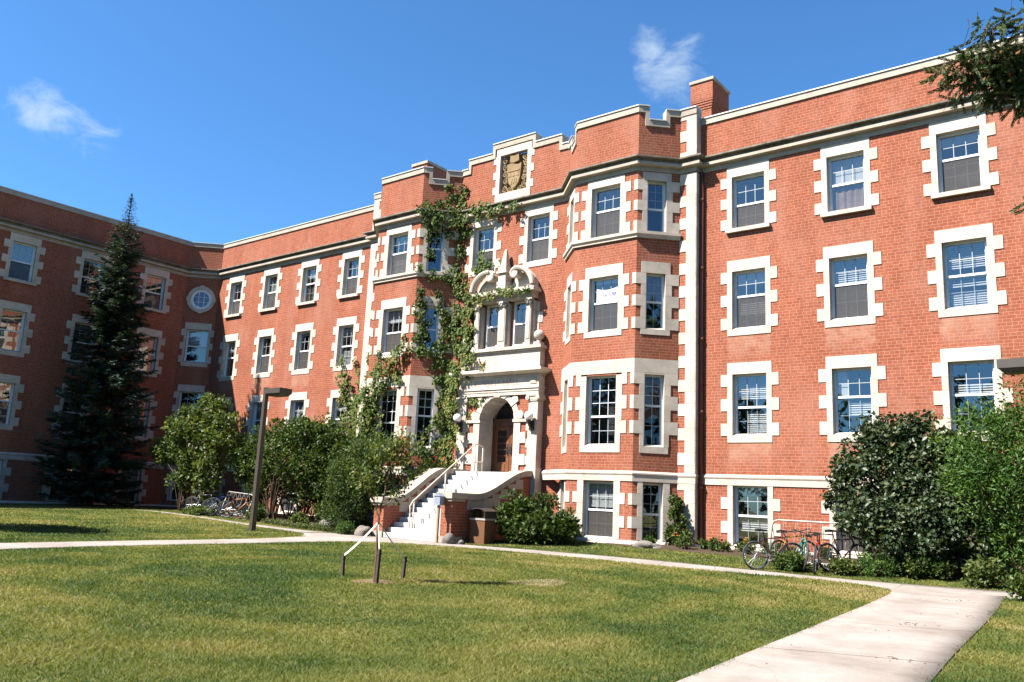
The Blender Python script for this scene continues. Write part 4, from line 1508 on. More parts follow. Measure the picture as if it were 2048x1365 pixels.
dark = MB(); dark.poly([(-1, .47, 2.2), (1, .47, 2.2), (1, .47, 5.7), (-1, .47, 5.7)])  # near-black sheet: darkness behind the doors and arch is put into its colour
dark.build('black_room_backing', M['dark'], doorway, uv=False)

# wall lamps with opal globes
for sx in (-1, 1):
    x = sx * 1.74
    g = MB()
    g.box(x - .09, x + .09, -.66, -.555, 4.12, 4.48)
    g.tube([(x, -.62, 4.22), (x, -.76, 4.30), (x, -.80, 4.42)], .04, 8)
    g.tube([(x, -.80, 4.42), (x, -.80, 4.50)], [.09, .10], 12)
    lo_ = g.build('wall_lamp', M['black'], HALL, uv=False)
    g = MB(); g.sphere((x, -.80, 4.64), .165, 20, 14)
    g.build('globe', M['globe'], lo_, smooth=True, uv=False)

# ------------------------------------------------------------ entrance stairs
ST = empty('entrance_stairs', (0, -2.6, 0), 'flight of white stone steps between two curving brick side walls up to the arched door', 'stairs')
OFF = Vector((0, 2.6, 0))


def off_build(mb, name, mat, parent, off, **kw):
    mb.v = [(v[0] - off[0], v[1] - off[1], v[2] - off[2]) for v in mb.v]
    return mb.build(name, mat, parent, **kw)


SO = (0, -2.6, 0)
s = MB()
NS = 14
z0, y0 = .16, -4.72
rise = (ZL - z0) / NS
run = .262
for k in range(NS):
    yf = y0 + run * k
    wx = 1.33 if k else 1.45
    s.box(-wx, wx, yf, (-.5 if k == NS - 1 else yf + run + .03), (0 if k == 0 else z0 + rise * k - .02), z0 + rise * (k + 1))
s.box(-1.33, 1.33, -1.2, .40, ZL - .3, ZL - .003)
off_build(s, 'step', M['step'], ST, SO)
# side walls: S-curved coping over brick
def cheek_z(y, sx=1):
    a, b, lo = (-3.65, -.75, 1.75) if sx > 0 else (-4.35, -1.75, 1.50)
    t = min(1, max(0, (y - a) / (b - a)))
    return lo + (2.66 - lo) * (t * t * (3 - 2 * t))


for sx in (-1, 1):
    xa, xb = sorted((sx * 1.33, sx * 1.80))
    ys = [-4.72 + .0 + (4.2) * k / 30 for k in range(31)]
    ys = [y for y in ys if y < -.50] + [-.50]
    b = MB()
    for y1, y2 in zip(ys, ys[1:]):
        z1, z2 = cheek_z(y1, sx) - .2, cheek_z(y2, sx) - .2
        for x, fl_ in ((xa, 0), (xb, 1)):
            b.poly([(x, y1, 0), (x, y2, 0), (x, y2, z2), (x, y1, z1)])
    b.poly([(xa, -4.72, 0), (xb, -4.72, 0), (xb, -4.72, cheek_z(-4.72, sx) - .2), (xa, -4.72, cheek_z(-4.72, sx) - .2)])
    ck = off_build(b, 'side_wall', M['brick'], ST, SO)
    c = MB()
    for y1, y2 in zip(ys, ys[1:]):
        z1, z2 = cheek_z(y1, sx), cheek_z(y2, sx)
        e = .075
        q = [(xa - e, y1), (xb + e, y1), (xb + e, y2), (xa - e, y2)]
        zb1, zb2 = z1 - .20, z2 - .20
        c.hexa([(q[0][0], y1, zb1), (q[1][0], y1, zb1), (q[2][0], y2, zb2), (q[3][0], y2, zb2)], [(q[0][0], y1, z1), (q[1][0], y1, z1), (q[2][0], y2, z2), (q[3][0], y2, z2)])
    zc = cheek_z(-4.72, sx)
    c.box(xa - .10, xb + .10, -4.86, -4.10, zc - .18, zc + .005)
    c.box(xa - .06, xb + .06, -4.81, -4.15, zc - .27, zc - .18)
    off_build(c, 'coping', M['capst'], ck, SO, uv=False)
    # stepped stone under the coping
    for x, s_ in ((xa, -1), (xb, 1)):
        c = MB()
        for k in range(7):
            y1 = -4.0 + k * .42
            zt = min(cheek_z(y1, sx), cheek_z(y1 + .42, sx)) - .19
            c.box(min(x, x + s_ * .02), max(x, x + s_ * .02), y1, y1 + .42, max(.3, zt - .34 - .07 * (k % 2)), zt)
        off_build(c, 'stepped_stone', M['capst'], ck, SO, uv=False)
    c = MB()
    c.box(xa - .04, xb + .04, -4.77, -4.2, .0, .36)
    off_build(c, 'foot_block', M['capst'], ck, SO, uv=False)
r = MB()
RX = -.42
def sz(y): return ZL if y > -1.1 else z0 + (ZL - z0) * (y + 4.72) / 3.4
top = [(RX, -4.35, sz(-4.35) + .45), (RX, -4.38, sz(-4.35) + .82), (RX, -4.25, sz(-4.25) + .92), (RX, -1.15, sz(-1.15) + .90), (RX, -.72, ZL + .95), (RX, -.66, ZL + .86), (RX, -.66, ZL + .45), (RX, -.74, ZL + .36), (RX, -1.2, ZL + .36), (RX, -3.4, sz(-3.4) + .40)]
r.tube(top[:7] + top[7:9], .024, 8)
r.tube([(RX, -4.36, sz(-4.35) + .8), (RX, -4.36, sz(-4.35) - .2)], .024, 8)
for y in (-4.2, -2.7, -1.15, -.72):
    r.tube([(RX, y, sz(y) + .90), (RX, y, sz(y) - .12)], .022, 8)
off_build(r, 'handrail', M['railpaint'], ST, SO, smooth=True, uv=False)
# ------------------------------------------------------------ ground, paths, beds
def grid_mesh(name, xs, ys, zf, mat):
    X, Y = np.meshgrid(xs, ys)
    Z = zf(X, Y)
    v = np.stack([X, Y, Z], -1).reshape(-1, 3)
    nx, ny = len(xs), len(ys)
    i, j = np.meshgrid(np.arange(nx - 1), np.arange(ny - 1))
    a = (j * nx + i).ravel()
    t = np.concatenate([np.stack([a, a + 1, a + nx + 1], 1), np.stack([a, a + nx + 1, a + nx], 1)])
    o = np_mesh(name, v, t, mat)
    o.data.polygons.foreach_set('use_smooth', [True] * len(o.data.polygons))
    return o


xs = np.concatenate([[-400, -150, -80], np.arange(-45, 45.1, .4), [80, 150, 400]])
ys = np.concatenate([[-400, -150, -70], np.arange(-45, 14.1, .4), [80, 150, 400]])
lawn = grid_mesh('lawn', xs, ys, terrain, M['lawn'])
tag(lawn, 'mown green lawn with straw coloured patches in front of the hall', 'lawn', kind='structure')


def resample(pl, n):
    P = np.array(pl, float)
    s_ = np.concatenate([[0], np.cumsum(np.linalg.norm(np.diff(P, axis=0), axis=1))])
    q = np.linspace(0, s_[-1], n)
    return np.stack([np.interp(q, s_, P[:, k]) for k in range(2)], 1)


def smooth_pl(pl, it=3):
    P = np.array(pl, float)
    for _ in range(it):
        Q = [P[0]]
        for a, b in zip(P, P[1:]):
            Q += [a * .75 + b * .25, a * .25 + b * .75]
        Q.append(P[-1]); P = np.array(Q)
    return P


PATH_POLY = []


def strip(name, A, B, lift, mat, label, cat, n=90, m=6, kind='structure', by=1.5):
    """band between two outlines, draped on the terrain with a small edge drop"""
    a, b = resample(A, n), resample(B, n)
    PATH_POLY.append(np.concatenate([a, b[::-1]]))
    v = []
    for k in range(n):
        for j in range(-1, m + 1):
            t = min(max(j / (m - 1), 0), 1)
            x, y = a[k] * (1 - t) + b[k] * t
            v.append((x, y, tz(x, y) + (lift if 0 <= j < m else -.06)))
    mm_ = m + 2
    t = []
    for k in range(n - 1):
        for j in range(mm_ - 1):
            q = k * mm_ + j
            t += [(q, q + 1, q + mm_ + 1), (q, q + mm_ + 1, q + mm_)]
    o = np_mesh(name, v, t, mat)
    mid = (a + b) / 2
    dist = np.concatenate([[0], np.cumsum(np.linalg.norm(np.diff(mid, axis=0), axis=1))]) / by
    at_ = o.data.attributes.new('along', 'FLOAT', 'POINT')
    at_.data.foreach_set('value', np.repeat(dist, mm_).astype(np.float32))
    return tag(o, label, cat, kind=kind)


# far edge of the big front lawn = near edge of the walks
lawn_edge = smooth_pl([(.35, -36), (.28, -24), (.22, -17.2), (.05, -12), (-.05, -9.0), (.25, -7.4), (1.1, -6.4), (2.6, -5.85), (5, -5.5), (7.55, -5.46), (9.6, -5.6), (10.5, -5.65), (11.73, -5.55), (13.05, -5.3), (14.19, -5.3), (15.08, -5.75), (15.38, -6.35), (15.5, -7.0)], 2)
walk_left = smooth_pl([(-1.65, -36), (-1.62, -24), (-1.5, -17), (-1.55, -12), (-1.7, -9), (-2.2, -7.4), (-3.44, -6.25), (-5, -5.95), (-8, -5.9), (-16, -6.0)], 2)
# entrance walk
ci = int(len(lawn_edge) * .50)
rgt = lawn_edge[:ci]
lft = [(-1.65, -36), (-1.62, -24), (-1.5, -17), (-1.55, -12), (-1.7, -9), (-2.2, -7.4), (-2.2, -6.2)]
strip('entrance_walk', smooth_pl(lft, 2), rgt, .008, M['concrete'], 'pale straight concrete walk crossing the lawn to the entrance stairs', 'path')
strip('front_walk', [(-16, -5.72), (-8, -5.5), (-4, -5.0), (-2.6, -4.75), (1.5, -4.70), (2.2, -4.75), (4.5, -4.35), (6.66, -4.1), (8.7, -4.05), (10.9, -4.2), (12.5, -4.35), (14.0, -4.45), (17.3, -3.9), (30, -3.9)],
      list(walk_left[::-1][:int(len(walk_left) * .45)]) + list(lawn_edge[int(len(lawn_edge) * .45):]) + [(16.2, -6.9), (17.3, -5.6), (30, -5.6)], .012, M['concrete'], 'narrow concrete walk running along the foot of the hall', 'path', n=160)
strip('garden_walk', smooth_pl([(15.45, -6.2), (15.56, -7.42), (15.72, -9.15), (15.9, -11.4), (16.08, -13.24), (16.26, -15.7), (16.42, -17.66), (17.0, -27), (17.3, -36)], 2), smooth_pl([(17.2, -5.2), (17.5, -8), (17.77, -11.7), (17.96, -14.24), (18.12, -16), (19.0, -27), (19.4, -36)], 2), .016, M['concrete'],
      'wide pale concrete walk in the right foreground with hairline cracks', 'path', by=3.1)


def blob_sheet(name, pts, lift, mat, label, cat, kind='structure', reg=True):
    P = smooth_pl(pts + [pts[0]], 2)
    if reg: PATH_POLY.append(P)
    c = P.mean(0)
    v = [(c[0], c[1], tz(*c) + lift)]
    K = 5
    for r in range(1, K + 1):
        for x, y in P:
            q = c + (np.array([x, y]) - c) * r / K
            v.append((q[0], q[1], tz(*q) + (lift if r < K else -.01)))
    n = len(P); t = []
    for k in range(n - 1):
        t.append((0, 1 + k, 2 + k))
        for r in range(K - 1):
            a = 1 + r * n + k; b = a + n
            t += [(a, b, b + 1), (a, b + 1, a + 1)]
    return tag(np_mesh(name, v, t, mat), label, cat, kind=kind)


blob_sheet('mulch_ring', [(8.55, -14.75), (8.9, -14.95), (9.25, -14.8), (9.38, -14.35), (9.1, -14.1), (8.75, -14.12), (8.5, -14.4)], .012, M['mulch'], 'ring of reddish bark mulch around the staked sapling', 'mulch')
MULCH = PATH_POLY[-1]
blob_sheet('bare_patch', [(10.0, -12.3), (10.6, -12.5), (11.2, -12.2), (10.9, -11.2), (10.3, -10.6), (10.0, -11.4)], .012, M['barepatch'], 'small worn straw coloured patch in the front lawn', 'ground', reg=False)
strip('flower_bed', [(5.6, -1.62), (8, -1.9), (12, -1.9), (17.5, -2.9), (30, -2.9)], [(5.6, -1.3), (8, -.38), (12, -.12), (17.5, -.12), (30, -.12)], .03, M['soil'], 'dark soil flower bed along the foot of the right wall', 'flower bed', n=120, m=8)
strip('shrub_bed', [(-20.2, -3.4), (-14, -4.3), (-8, -4.4), (-2.1, -4.5)], [(-20.2, -.2), (-14, -.12), (-8.5, -.15), (-2.1, -1.5)], .03, M['soil'], 'shaded soil bed under the shrubs left of the stairs', 'flower bed', n=100, m=8)


# ---- grass blades ------------------------------------------------------------
def in_poly(P, x, y):
    c = np.zeros(len(x), bool)
    n = len(P)
    j = n - 1
    for i in range(n):
        xi, yi = P[i]; xj, yj = P[j]
        k = ((yi > y) != (yj > y))
        with np.errstate(divide='ignore', invalid='ignore'):
            xx = (xj - xi) * (y - yi) / (yj - yi + 1e-12) + xi
        c ^= k & (x < xx)
        j = i
    return c


def noise2(x, y, seed, f):
    rng = np.random.default_rng(seed)
    s_ = 0
    for k in range(6):
        a = rng.random() * 6.28; w = f * (1.0 + .9 * k)
        s_ = s_ + np.sin(w * (x * math.cos(a) + y * math.sin(a)) + rng.random() * 6.28 + 1.6 * np.sin(.37 * w * (x * math.sin(a) - y * math.cos(a)) + k)) / (1 + .45 * k)
    return s_ / 2.6


rng = np.random.default_rng(11)
CX, CY = 20.11, -24.94
n = 1300000
# sample in polar coordinates round the viewpoint: density falls with distance
r = 5.5 * (48 / 5.5) ** rng.random(n)
th = np.radians(rng.uniform(84, 168, n))
x = CX + r * np.cos(th); y = CY + r * np.sin(th)
keep = (y < -.5) & (x > -15.8)
keep &= ~((np.abs(x) < 2.0) & (y > -4.9))
x, y, r = x[keep], y[keep], r[keep]
bad = np.zeros(len(x), bool)
jx, jy = rng.normal(0, .035, len(x)), rng.normal(0, .035, len(x))
for P in PATH_POLY:
    hit = in_poly(P, x + jx, y + jy)
    if P is MULCH: hit &= rng.random(len(x)) < .70
    bad |= hit
# a ragged fringe may lean over the walk edges
x, y, r = x[~bad], y[~bad], r[~bad]
thin = rng.random(len(x)) < np.clip(.55 + .45 * sstep(8, 20, r), 0, 1)
x, y, r = x[thin], y[thin], r[thin]
m = len(x)
h = (.022 + .024 * rng.random(m)) * (1 + .25 * noise2(x, y, 3, 1.1))
wd = .0055 * np.clip(r / 9, .75, 3.2) * (0.7 + .6 * rng.random(m))
lean = rng.normal(0, .95, (m, 2))
z = terrain(x, y)
ph = rng.random(m) * 6.28
sx_, sy_ = np.cos(ph) * wd, np.sin(ph) * wd
v = np.stack([np.stack([x - sx_, y - sy_, z - .004], 1), np.stack([x + sx_, y + sy_, z - .004], 1), np.stack([x + lean[:, 0] * h, y + lean[:, 1] * h, z + h], 1)], 1).reshape(-1, 3)
t = np.arange(3 * m).reshape(-1, 3)
dm = np.hypot(x - 9.0, y + 14.6) + .5 * noise2(x, y, 21, .25)
tone = .40 + .38 * noise2(x, y, 5, .38) + .36 * noise2(x, y, 15, .85) + .20 * noise2(x, y, 9, 2.2) + .11 * np.sin(dm * 5.2) * sstep(2, 4, dm) + rng.normal(0, .085, m)
tone += .16 * np.exp(-(((x - 13) / 4) ** 2 + ((y + 13) / 4) ** 2)) + .12 * np.exp(-(((x - 14.5) / 2.5) ** 2 + ((y + 7.5) / 1.2) ** 2))
g = np_mesh('grass', v, t, M['grass'], None, np.clip(tone, 0, 1))
tag(g, 'short mown grass covering the lawns', 'grass', kind='stuff')
M['shadebar'] = plain('shade_toned_bar', (0.20, 0.14, 0.11), .6, .2, .3, 20)  # dark reddish brown puts the shade on the rack bars into their colour
# ------------------------------------------------------------ street furniture
def lamp_post(loc, label, rz, H=4.9):
    root = empty('lamp_post', loc, label, 'lamp post', 'square lamp posts beside the lawns', rz)
    p = MB(); p.hexa([(-.085, -.085, -.2), (.085, -.085, -.2), (.085, .085, -.2), (-.085, .085, -.2)], [(-.068, -.068, H), (.068, -.068, H), (.068, .068, H), (-.068, .068, H)])
    p.box(-.08, .08, -.08, .08, H, H + .03)
    p.build('pole', M['bronze'], root, uv=False)
    a = MB(); a.box(.08, .34, -.045, .045, H - .22, H - .08)
    a.build('arm', M['bronze'], root, uv=False)
    h = MB()
    h.box(.30, 1.12, -.26, .26, H - .22, H - .04)
    h.hexa([(.38, -.2, H - .30), (1.04, -.2, H - .30), (1.04, .2, H - .30), (.38, .2, H - .30)], [(.32, -.24, H - .22), (1.10, -.24, H - .22), (1.10, .24, H - .22), (.32, .24, H - .22)])
    hd_ = h.build('lamp_head', M['bronze'], root, uv=False)
    g = MB(); g.poly([(.42, -.17, H - .303), (.42, .17, H - .303), (1.0, .17, H - .303), (1.0, -.17, H - .303)])
    g.build('lens', M['hood'], hd_, uv=False)
    b = MB(); b.box(-.17, .17, -.17, .17, -.1, .025)
    for i in (-1, 1):
        for j in (-1, 1): b.tube([(i * .13, j * .13, .02), (i * .13, j * .13, .06)], .018, 6)
    b.build('base_plate', M['bronze'], root, uv=False)
    return root


lamp_post((-4.86, -7.42, tz(-4.86, -7.42)), 'dark square lamp post on the far lawn left of the entrance', 0)
lamp_post((18.55, -5.75, tz(18.5, -5.7)), 'lamp head reaching in from the right edge before the brick wall', math.radians(176), 4.72)

# litter bin
def litter_bin(loc, rz):
    root = empty('litter_bin', loc, 'brown pebble faced litter bin with dark arched hood beside the stairs', 'bin', None, rz)
    b = MB(); w = .29
    for (x0, x1, y0, y1) in ((-w, w, -w, -w + .03), (-w, w, w - .03, w), (-w, -w + .03, -w + .03, w - .03), (w - .03, w, -w + .03, w - .03)):
        b.box(x0, x1, y0, y1, -.05, .74)
    b.box(-w + .03, w - .03, -w + .03, w - .03, -.05, .6)
    b.build('panel', M['pebble'], root, uv=False)
    r_ = MB(); r_.box(-w - .02, w + .02, -w - .02, w + .02, .74, .80)
    r_.build('rim', M['galv'], root, uv=False)
    h = MB(); e = w + .02
    for sx in (-1, 1):
        for sy in (-1, 1):
            x = sorted((sx * e, sx * (e - .05))); y = sorted((sy * e, sy * (e - .05)))
            h.box(x[0], x[1], y[0], y[1], .80, 1.04)
    for sx in (-1, 1):
        x = sorted((sx * e, sx * (e - .03))); h.box(x[0], x[1], -e, e, .80, 1.0)
    n = 10
    pts = [(-e - .03 + (2 * e + .06) * k / n, 1.0 + .10 * math.sin(math.pi * k / n)) for k in range(n + 1)]
    for (x1, z1), (x2, z2) in zip(pts, pts[1:]):
        h.hexa([(x1, -e - .03, z1), (x2, -e - .03, z2), (x2, e + .03, z2), (x1, e + .03, z1)], [(x1, -e - .03, z1 + .03), (x2, -e - .03, z2 + .03), (x2, e + .03, z2 + .03), (x1, e + .03, z1 + .03)])
    h.build('hood', M['hood'], root, uv=False)


litter_bin((2.30, -3.75, tz(2.3, -3.75)), math.radians(4))

root = empty('box_post', (1.50, -5.02, .16), 'thin wooden post carrying a small grey box at the foot of the stairs', 'post')
p = MB(); p.box(-.035, .035, -.035, .035, -.2, 1.22); p.build('post', M['postwood'], root, uv=False)
p = MB(); p.box(-.13, .13, -.10, .10, 1.18, 1.46)
p.hexa([(-.15, -.12, 1.46), (.15, -.12, 1.46), (.15, .12, 1.46), (-.15, .12, 1.46)], [(-.01, -.12, 1.56), (.01, -.12, 1.56), (.01, .12, 1.56), (-.01, .12, 1.56)])
p.build('box', M['greybox'], root, uv=False)


# rocks
def rock(loc, r, seed, label, group=None):
    rg = random.Random(seed)
    bm = bmesh.new()
    bmesh.ops.create_icosphere(bm, subdivisions=3, radius=1)
    ph = [(rg.uniform(-1, 1), rg.uniform(-1, 1), rg.uniform(-1, 1), rg.uniform(0, 6)) for _ in range(7)]
    for v in bm.verts:
        d = 1 + sum(.10 * math.sin(3.2 * (a * v.co.x + b_ * v.co.y + c * v.co.z) + q) for a, b_, c, q in ph)
        v.co = Vector((v.co.x * r[0], v.co.y * r[1], v.co.z * r[2])) * d
    me = bpy.data.meshes.new('boulder'); bm.to_mesh(me); bm.free()
    me.materials.append(M['rock'])
    o = bpy.data.objects.new('boulder', me); COL.objects.link(o); o.location = loc
    o.rotation_euler = (0, 0, rg.uniform(0, 6))
    return tag(o, label, 'rock', group)


rock((-1.95, -5.0, .30), (.34, .26, .26), 1, 'big grey boulder at the left foot of the stairs')
rock((1.98, -5.0, .25), (.19, .16, .19), 2, 'pale boulder in front of the right stair pillar')
rock((2.28, -4.72, .20), (.12, .10, .11), 3, 'small brown stone between stair pillar and litter bin')
rock((7.0, -1.75, .42), (.36, .22, .14), 4, 'grey stone at the corner of the flower bed')
rock((7.5, -1.68, .40), (.22, .15, .09), 5, 'flat reddish stone lying in the flower bed')
rock((-5.3, -3.1, .40), (.9, .4, .26), 6, 'long pale stone slab under the shrubs left of the stairs')


# ------------------------------------------------------------ bicycles and racks
def bicycle(loc, heading, leanx, col, colname, label, group, saddle_h=.95, bars='flat', basket=False, steer=0.0):
    root = empty('bicycle', loc, label, 'bicycle', group)
    root.rotation_euler = (leanx, 0, heading)
    m_ = plain('bike_paint_' + colname, col, .4, 0, .1, 20)
    R = .335
    wb = 1.04

    def wheel(x):
        t_ = MB(); n = 40
        pts = [(x + R * math.cos(2 * math.pi * k / n), 0, R + .02 + R * math.sin(2 * math.pi * k / n)) for k in range(n + 1)]
        t_.tube(pts, .024, 8, cap=False)
        w = MB()
        pts2 = [(x + (R - .03) * math.cos(2 * math.pi * k / n), 0, R + .02 + (R - .03) * math.sin(2 * math.pi * k / n)) for k in range(n + 1)]
        w.tube(pts2, .011, 6, cap=False)
        for k in range(18):
            a = 2 * math.pi * k / 18
            w.tube([(x + .02 * math.cos(a + .6), .02 * (-1) ** k, R + .02 + .02 * math.sin(a + .6)), (x + (R - .03) * math.cos(a), 0, R + .02 + (R - .03) * math.sin(a))], .0035, 4, cap=False)
        w.tube([(x, -.05, R + .02), (x, .05, R + .02)], .022, 8)
        wo_ = w.build('wheel', M['steel'], root, uv=False)
        t_.build('tyre', M['rubber'], wo_, smooth=True, uv=False)

    wheel(0); wheel(wb)
    ax = R + .02
    bb = (.44, 0, .29); st_ = (.27, 0, .78); hd1 = (.86, 0, .82); hd0 = (.90, 0, .70)
    f = MB()
    f.tube([bb, st_], .019, 8); f.tube([st_, hd1], .018, 8); f.tube([bb, hd0], .022, 8); f.tube([hd0, hd1], .024, 8)
    for s_ in (-1, 1):
        f.tube([(bb[0], .03 * s_, bb[2]), (0, .055 * s_, ax)], .011, 6); f.tube([(st_[0], .02 * s_, st_[2] - .02), (0, .055 * s_, ax)], .010, 6)
        f.tube([(hd0[0], .045 * s_, hd0[2] - .02), (wb - .02, .05 * s_, ax + .05), (wb, .05 * s_, ax)], .012, 6)
    f.tube([(hd0[0], -.06, hd0[2] - .02), (hd0[0], .06, hd0[2] - .02)], .016, 6)
    f.build('frame', m_, root, smooth=True, uv=False)
    h = MB()
    h.tube([hd1, (.83, 0, .93), (.90, 0, .96)], .014, 8)
    if bars == 'flat':
        h.tube([(.84, -.30, .97), (.90, -.12, .96), (.90, .12, .96), (.84, .30, .97)], .012, 8)
        for s_ in (-1, 1): h.tube([(.85, .19 * s_, .968), (.84, .31 * s_, .97)], .017, 8)
    else:
        for s_ in (-1, 1):
            h.tube([(.90, 0, .96), (.90, .20 * s_, .96), (1.0, .21 * s_, .95), (1.03, .21 * s_, .88), (.98, .21 * s_, .82), (.88, .21 * s_, .81)], .012, 8)
    h.build('handlebar', M['black'], root, smooth=True, uv=False)
    s2 = MB()
    s2.tube([st_, (.235, 0, saddle_h - .03)], .013, 8)
    s2.hexa([(.06, -.085, saddle_h - .03), (.34, -.02, saddle_h - .02), (.34, .02, saddle_h - .02), (.06, .085, saddle_h - .03)], [(.05, -.075, saddle_h + .035), (.35, -.015, saddle_h + .02), (.35, .015, saddle_h + .02), (.05, .075, saddle_h + .035)])
    s2.build('saddle', M['black'], root, uv=False)
    c = MB()
    n = 20
    c.tube([(bb[0] + .085 * math.cos(2 * math.pi * k / n), -.045, bb[2] + .085 * math.sin(2 * math.pi * k / n)) for k in range(n + 1)], .008, 5, cap=False)
    for k in range(5):
        a = 2 * math.pi * k / 5
        c.tube([(bb[0], -.045, bb[2]), (bb[0] + .085 * math.cos(a), -.045, bb[2] + .085 * math.sin(a))], .006, 5)
    c.tube([(bb[0], -.06, bb[2]), (bb[0], .06, bb[2])], .018, 8)
    c.tube([(bb[0], -.065, bb[2]), (bb[0] + .12, -.07, bb[2] - .12)], .011, 6); c.tube([(bb[0], .065, bb[2]), (bb[0] - .12, .07, bb[2] + .12)], .011, 6)
    c.tube([(0, -.045, ax + .035), (bb[0], -.045, bb[2] + .085)], .005, 4); c.tube([(0, -.045, ax - .035), (bb[0], -.045, bb[2] - .085)], .005, 4)
    c.tube([(0, -.035, ax - .04), (0, -.05, ax - .04)], .04, 10)
    c.build('crank', M['steel'], root, uv=False)
    pd = MB()
    pd.box(bb[0] + .07, bb[0] + .17, -.17, -.075, bb[2] - .135, bb[2] - .11); pd.box(bb[0] - .17, bb[0] - .07, .075, .17, bb[2] + .11, bb[2] + .135)
    pd.build('pedal', M['black'], root, uv=False)
    return root


def at(x, y, dz=0): return (x, y, tz(x, y) + dz)


GB = 'bicycles parked at the right rack'
bicycle(at(11.62, -4.12), math.radians(50), math.radians(-5), (.075, .02, .016), 'maroon', 'maroon bicycle leftmost at the right rack, its back wheel by the walk', GB, .98)
bicycle(at(12.62, -3.72), math.radians(118), math.radians(12), (.012, .12, .10), 'teal', 'teal green bicycle leaning low between the maroon and the red bicycle', GB, .90)
bicycle(at(13.02, -3.98), math.radians(104), math.radians(4), (.16, .02, .016), 'red', 'red bicycle seen from behind with its tyre towards the walk', GB, .97)
bicycle(at(13.15, -3.25), math.radians(62), math.radians(-7), (.03, .03, .035), 'black', 'black bicycle under the rack rail, right of the red bicycle', GB, 1.0, 'drop')
bicycle(at(11.95, -3.25), math.radians(66), math.radians(-10), (.28, .17, .02), 'yellow', 'yellow bicycle half hidden by plants behind the maroon bicycle', GB, .92)


def bike_rack(a, b, label, H=1.08, legs=(1, 1), nbar=8):
    a, b = Vector(a), Vector(b)
    root = empty('bike_rack', ((a + b) / 2)[:], label, 'bike rack')
    o = (a + b) / 2
    d = (b - a); L = d.length; d.normalize(); q = Vector((-d.y, d.x, 0))
    a, b = -d * L / 2, d * L / 2
    up = Vector((0, 0, 1))
    m = MB()
    m.tube([a - q * .28 + up * -.05, a + up * (H - .14), a + d * .05 + up * (H - .04), a + d * .16 + up * H, b - d * .16 + up * H, b - d * .05 + up * (H - .04), b + up * (H - .14), b - q * .28 + up * -.05], .021, 10)
    m.tube([a + q * .30 + up * -.05, a + up * (H - .16)], .022, 8); m.tube([b + q * .30 + up * -.05, b + up * (H - .16)], .022, 8)
    m.build('top_rail', M['galv'], root, smooth=True, uv=False)
    for k in range(1, nbar):
        t = k / nbar
        m = MB()
        p = a + d * L * t
        m.tube([p - q * .26 + up * .12, p + up * (H - .02)], .008, 6)
        m.tube([p + q * .26 + up * .12, p + d * .05 + up * (H - .02)], .008, 6)
        m.build('bar', M['shadebar'], root, smooth=True, uv=False)
    m = MB()
    for s_ in (-1, 1):
        m.tube([a + q * .26 * s_ + up * .12, b + q * .26 * s_ + up * .12], .018, 8)
    m.build('foot_rail', M['galv'], root, smooth=True, uv=False)
    return root


bike_rack(at(11.55, -2.85), at(14.45, -2.95), 'pale tubular bike rack below the basement window and the right shrubs', 1.16, nbar=9)
bike_rack(at(-9.75, -4.1), at(-12.2, -3.7), 'pale tubular bike rack in the shade at the left, under the shrubs', 1.0, nbar=6)
GL = 'bicycles parked at the left rack'
bicycle(at(-13.05, -4.75), math.radians(25), math.radians(4), (.04, .04, .045), 'charcoal', 'dark bicycle leftmost at the left rack, half in shade', GL, .95)
bicycle(at(-11.45, -4.95), math.radians(72), math.radians(5), (.02, .025, .12), 'navy', 'navy bicycle in the middle of the left rack', GL, 1.0)
bicycle(at(-10.55, -4.75), math.radians(35), math.radians(14), (.34, .11, .015), 'amber', 'orange bicycle leaning at the bright end of the left rack', GL, .92)
M['barklitter'] = leaf_mat('dry_litter', [(0.0, (0.03, 0.02, 0.012)), (1.0, (0.14, 0.09, 0.05))], .8, .05, .1)
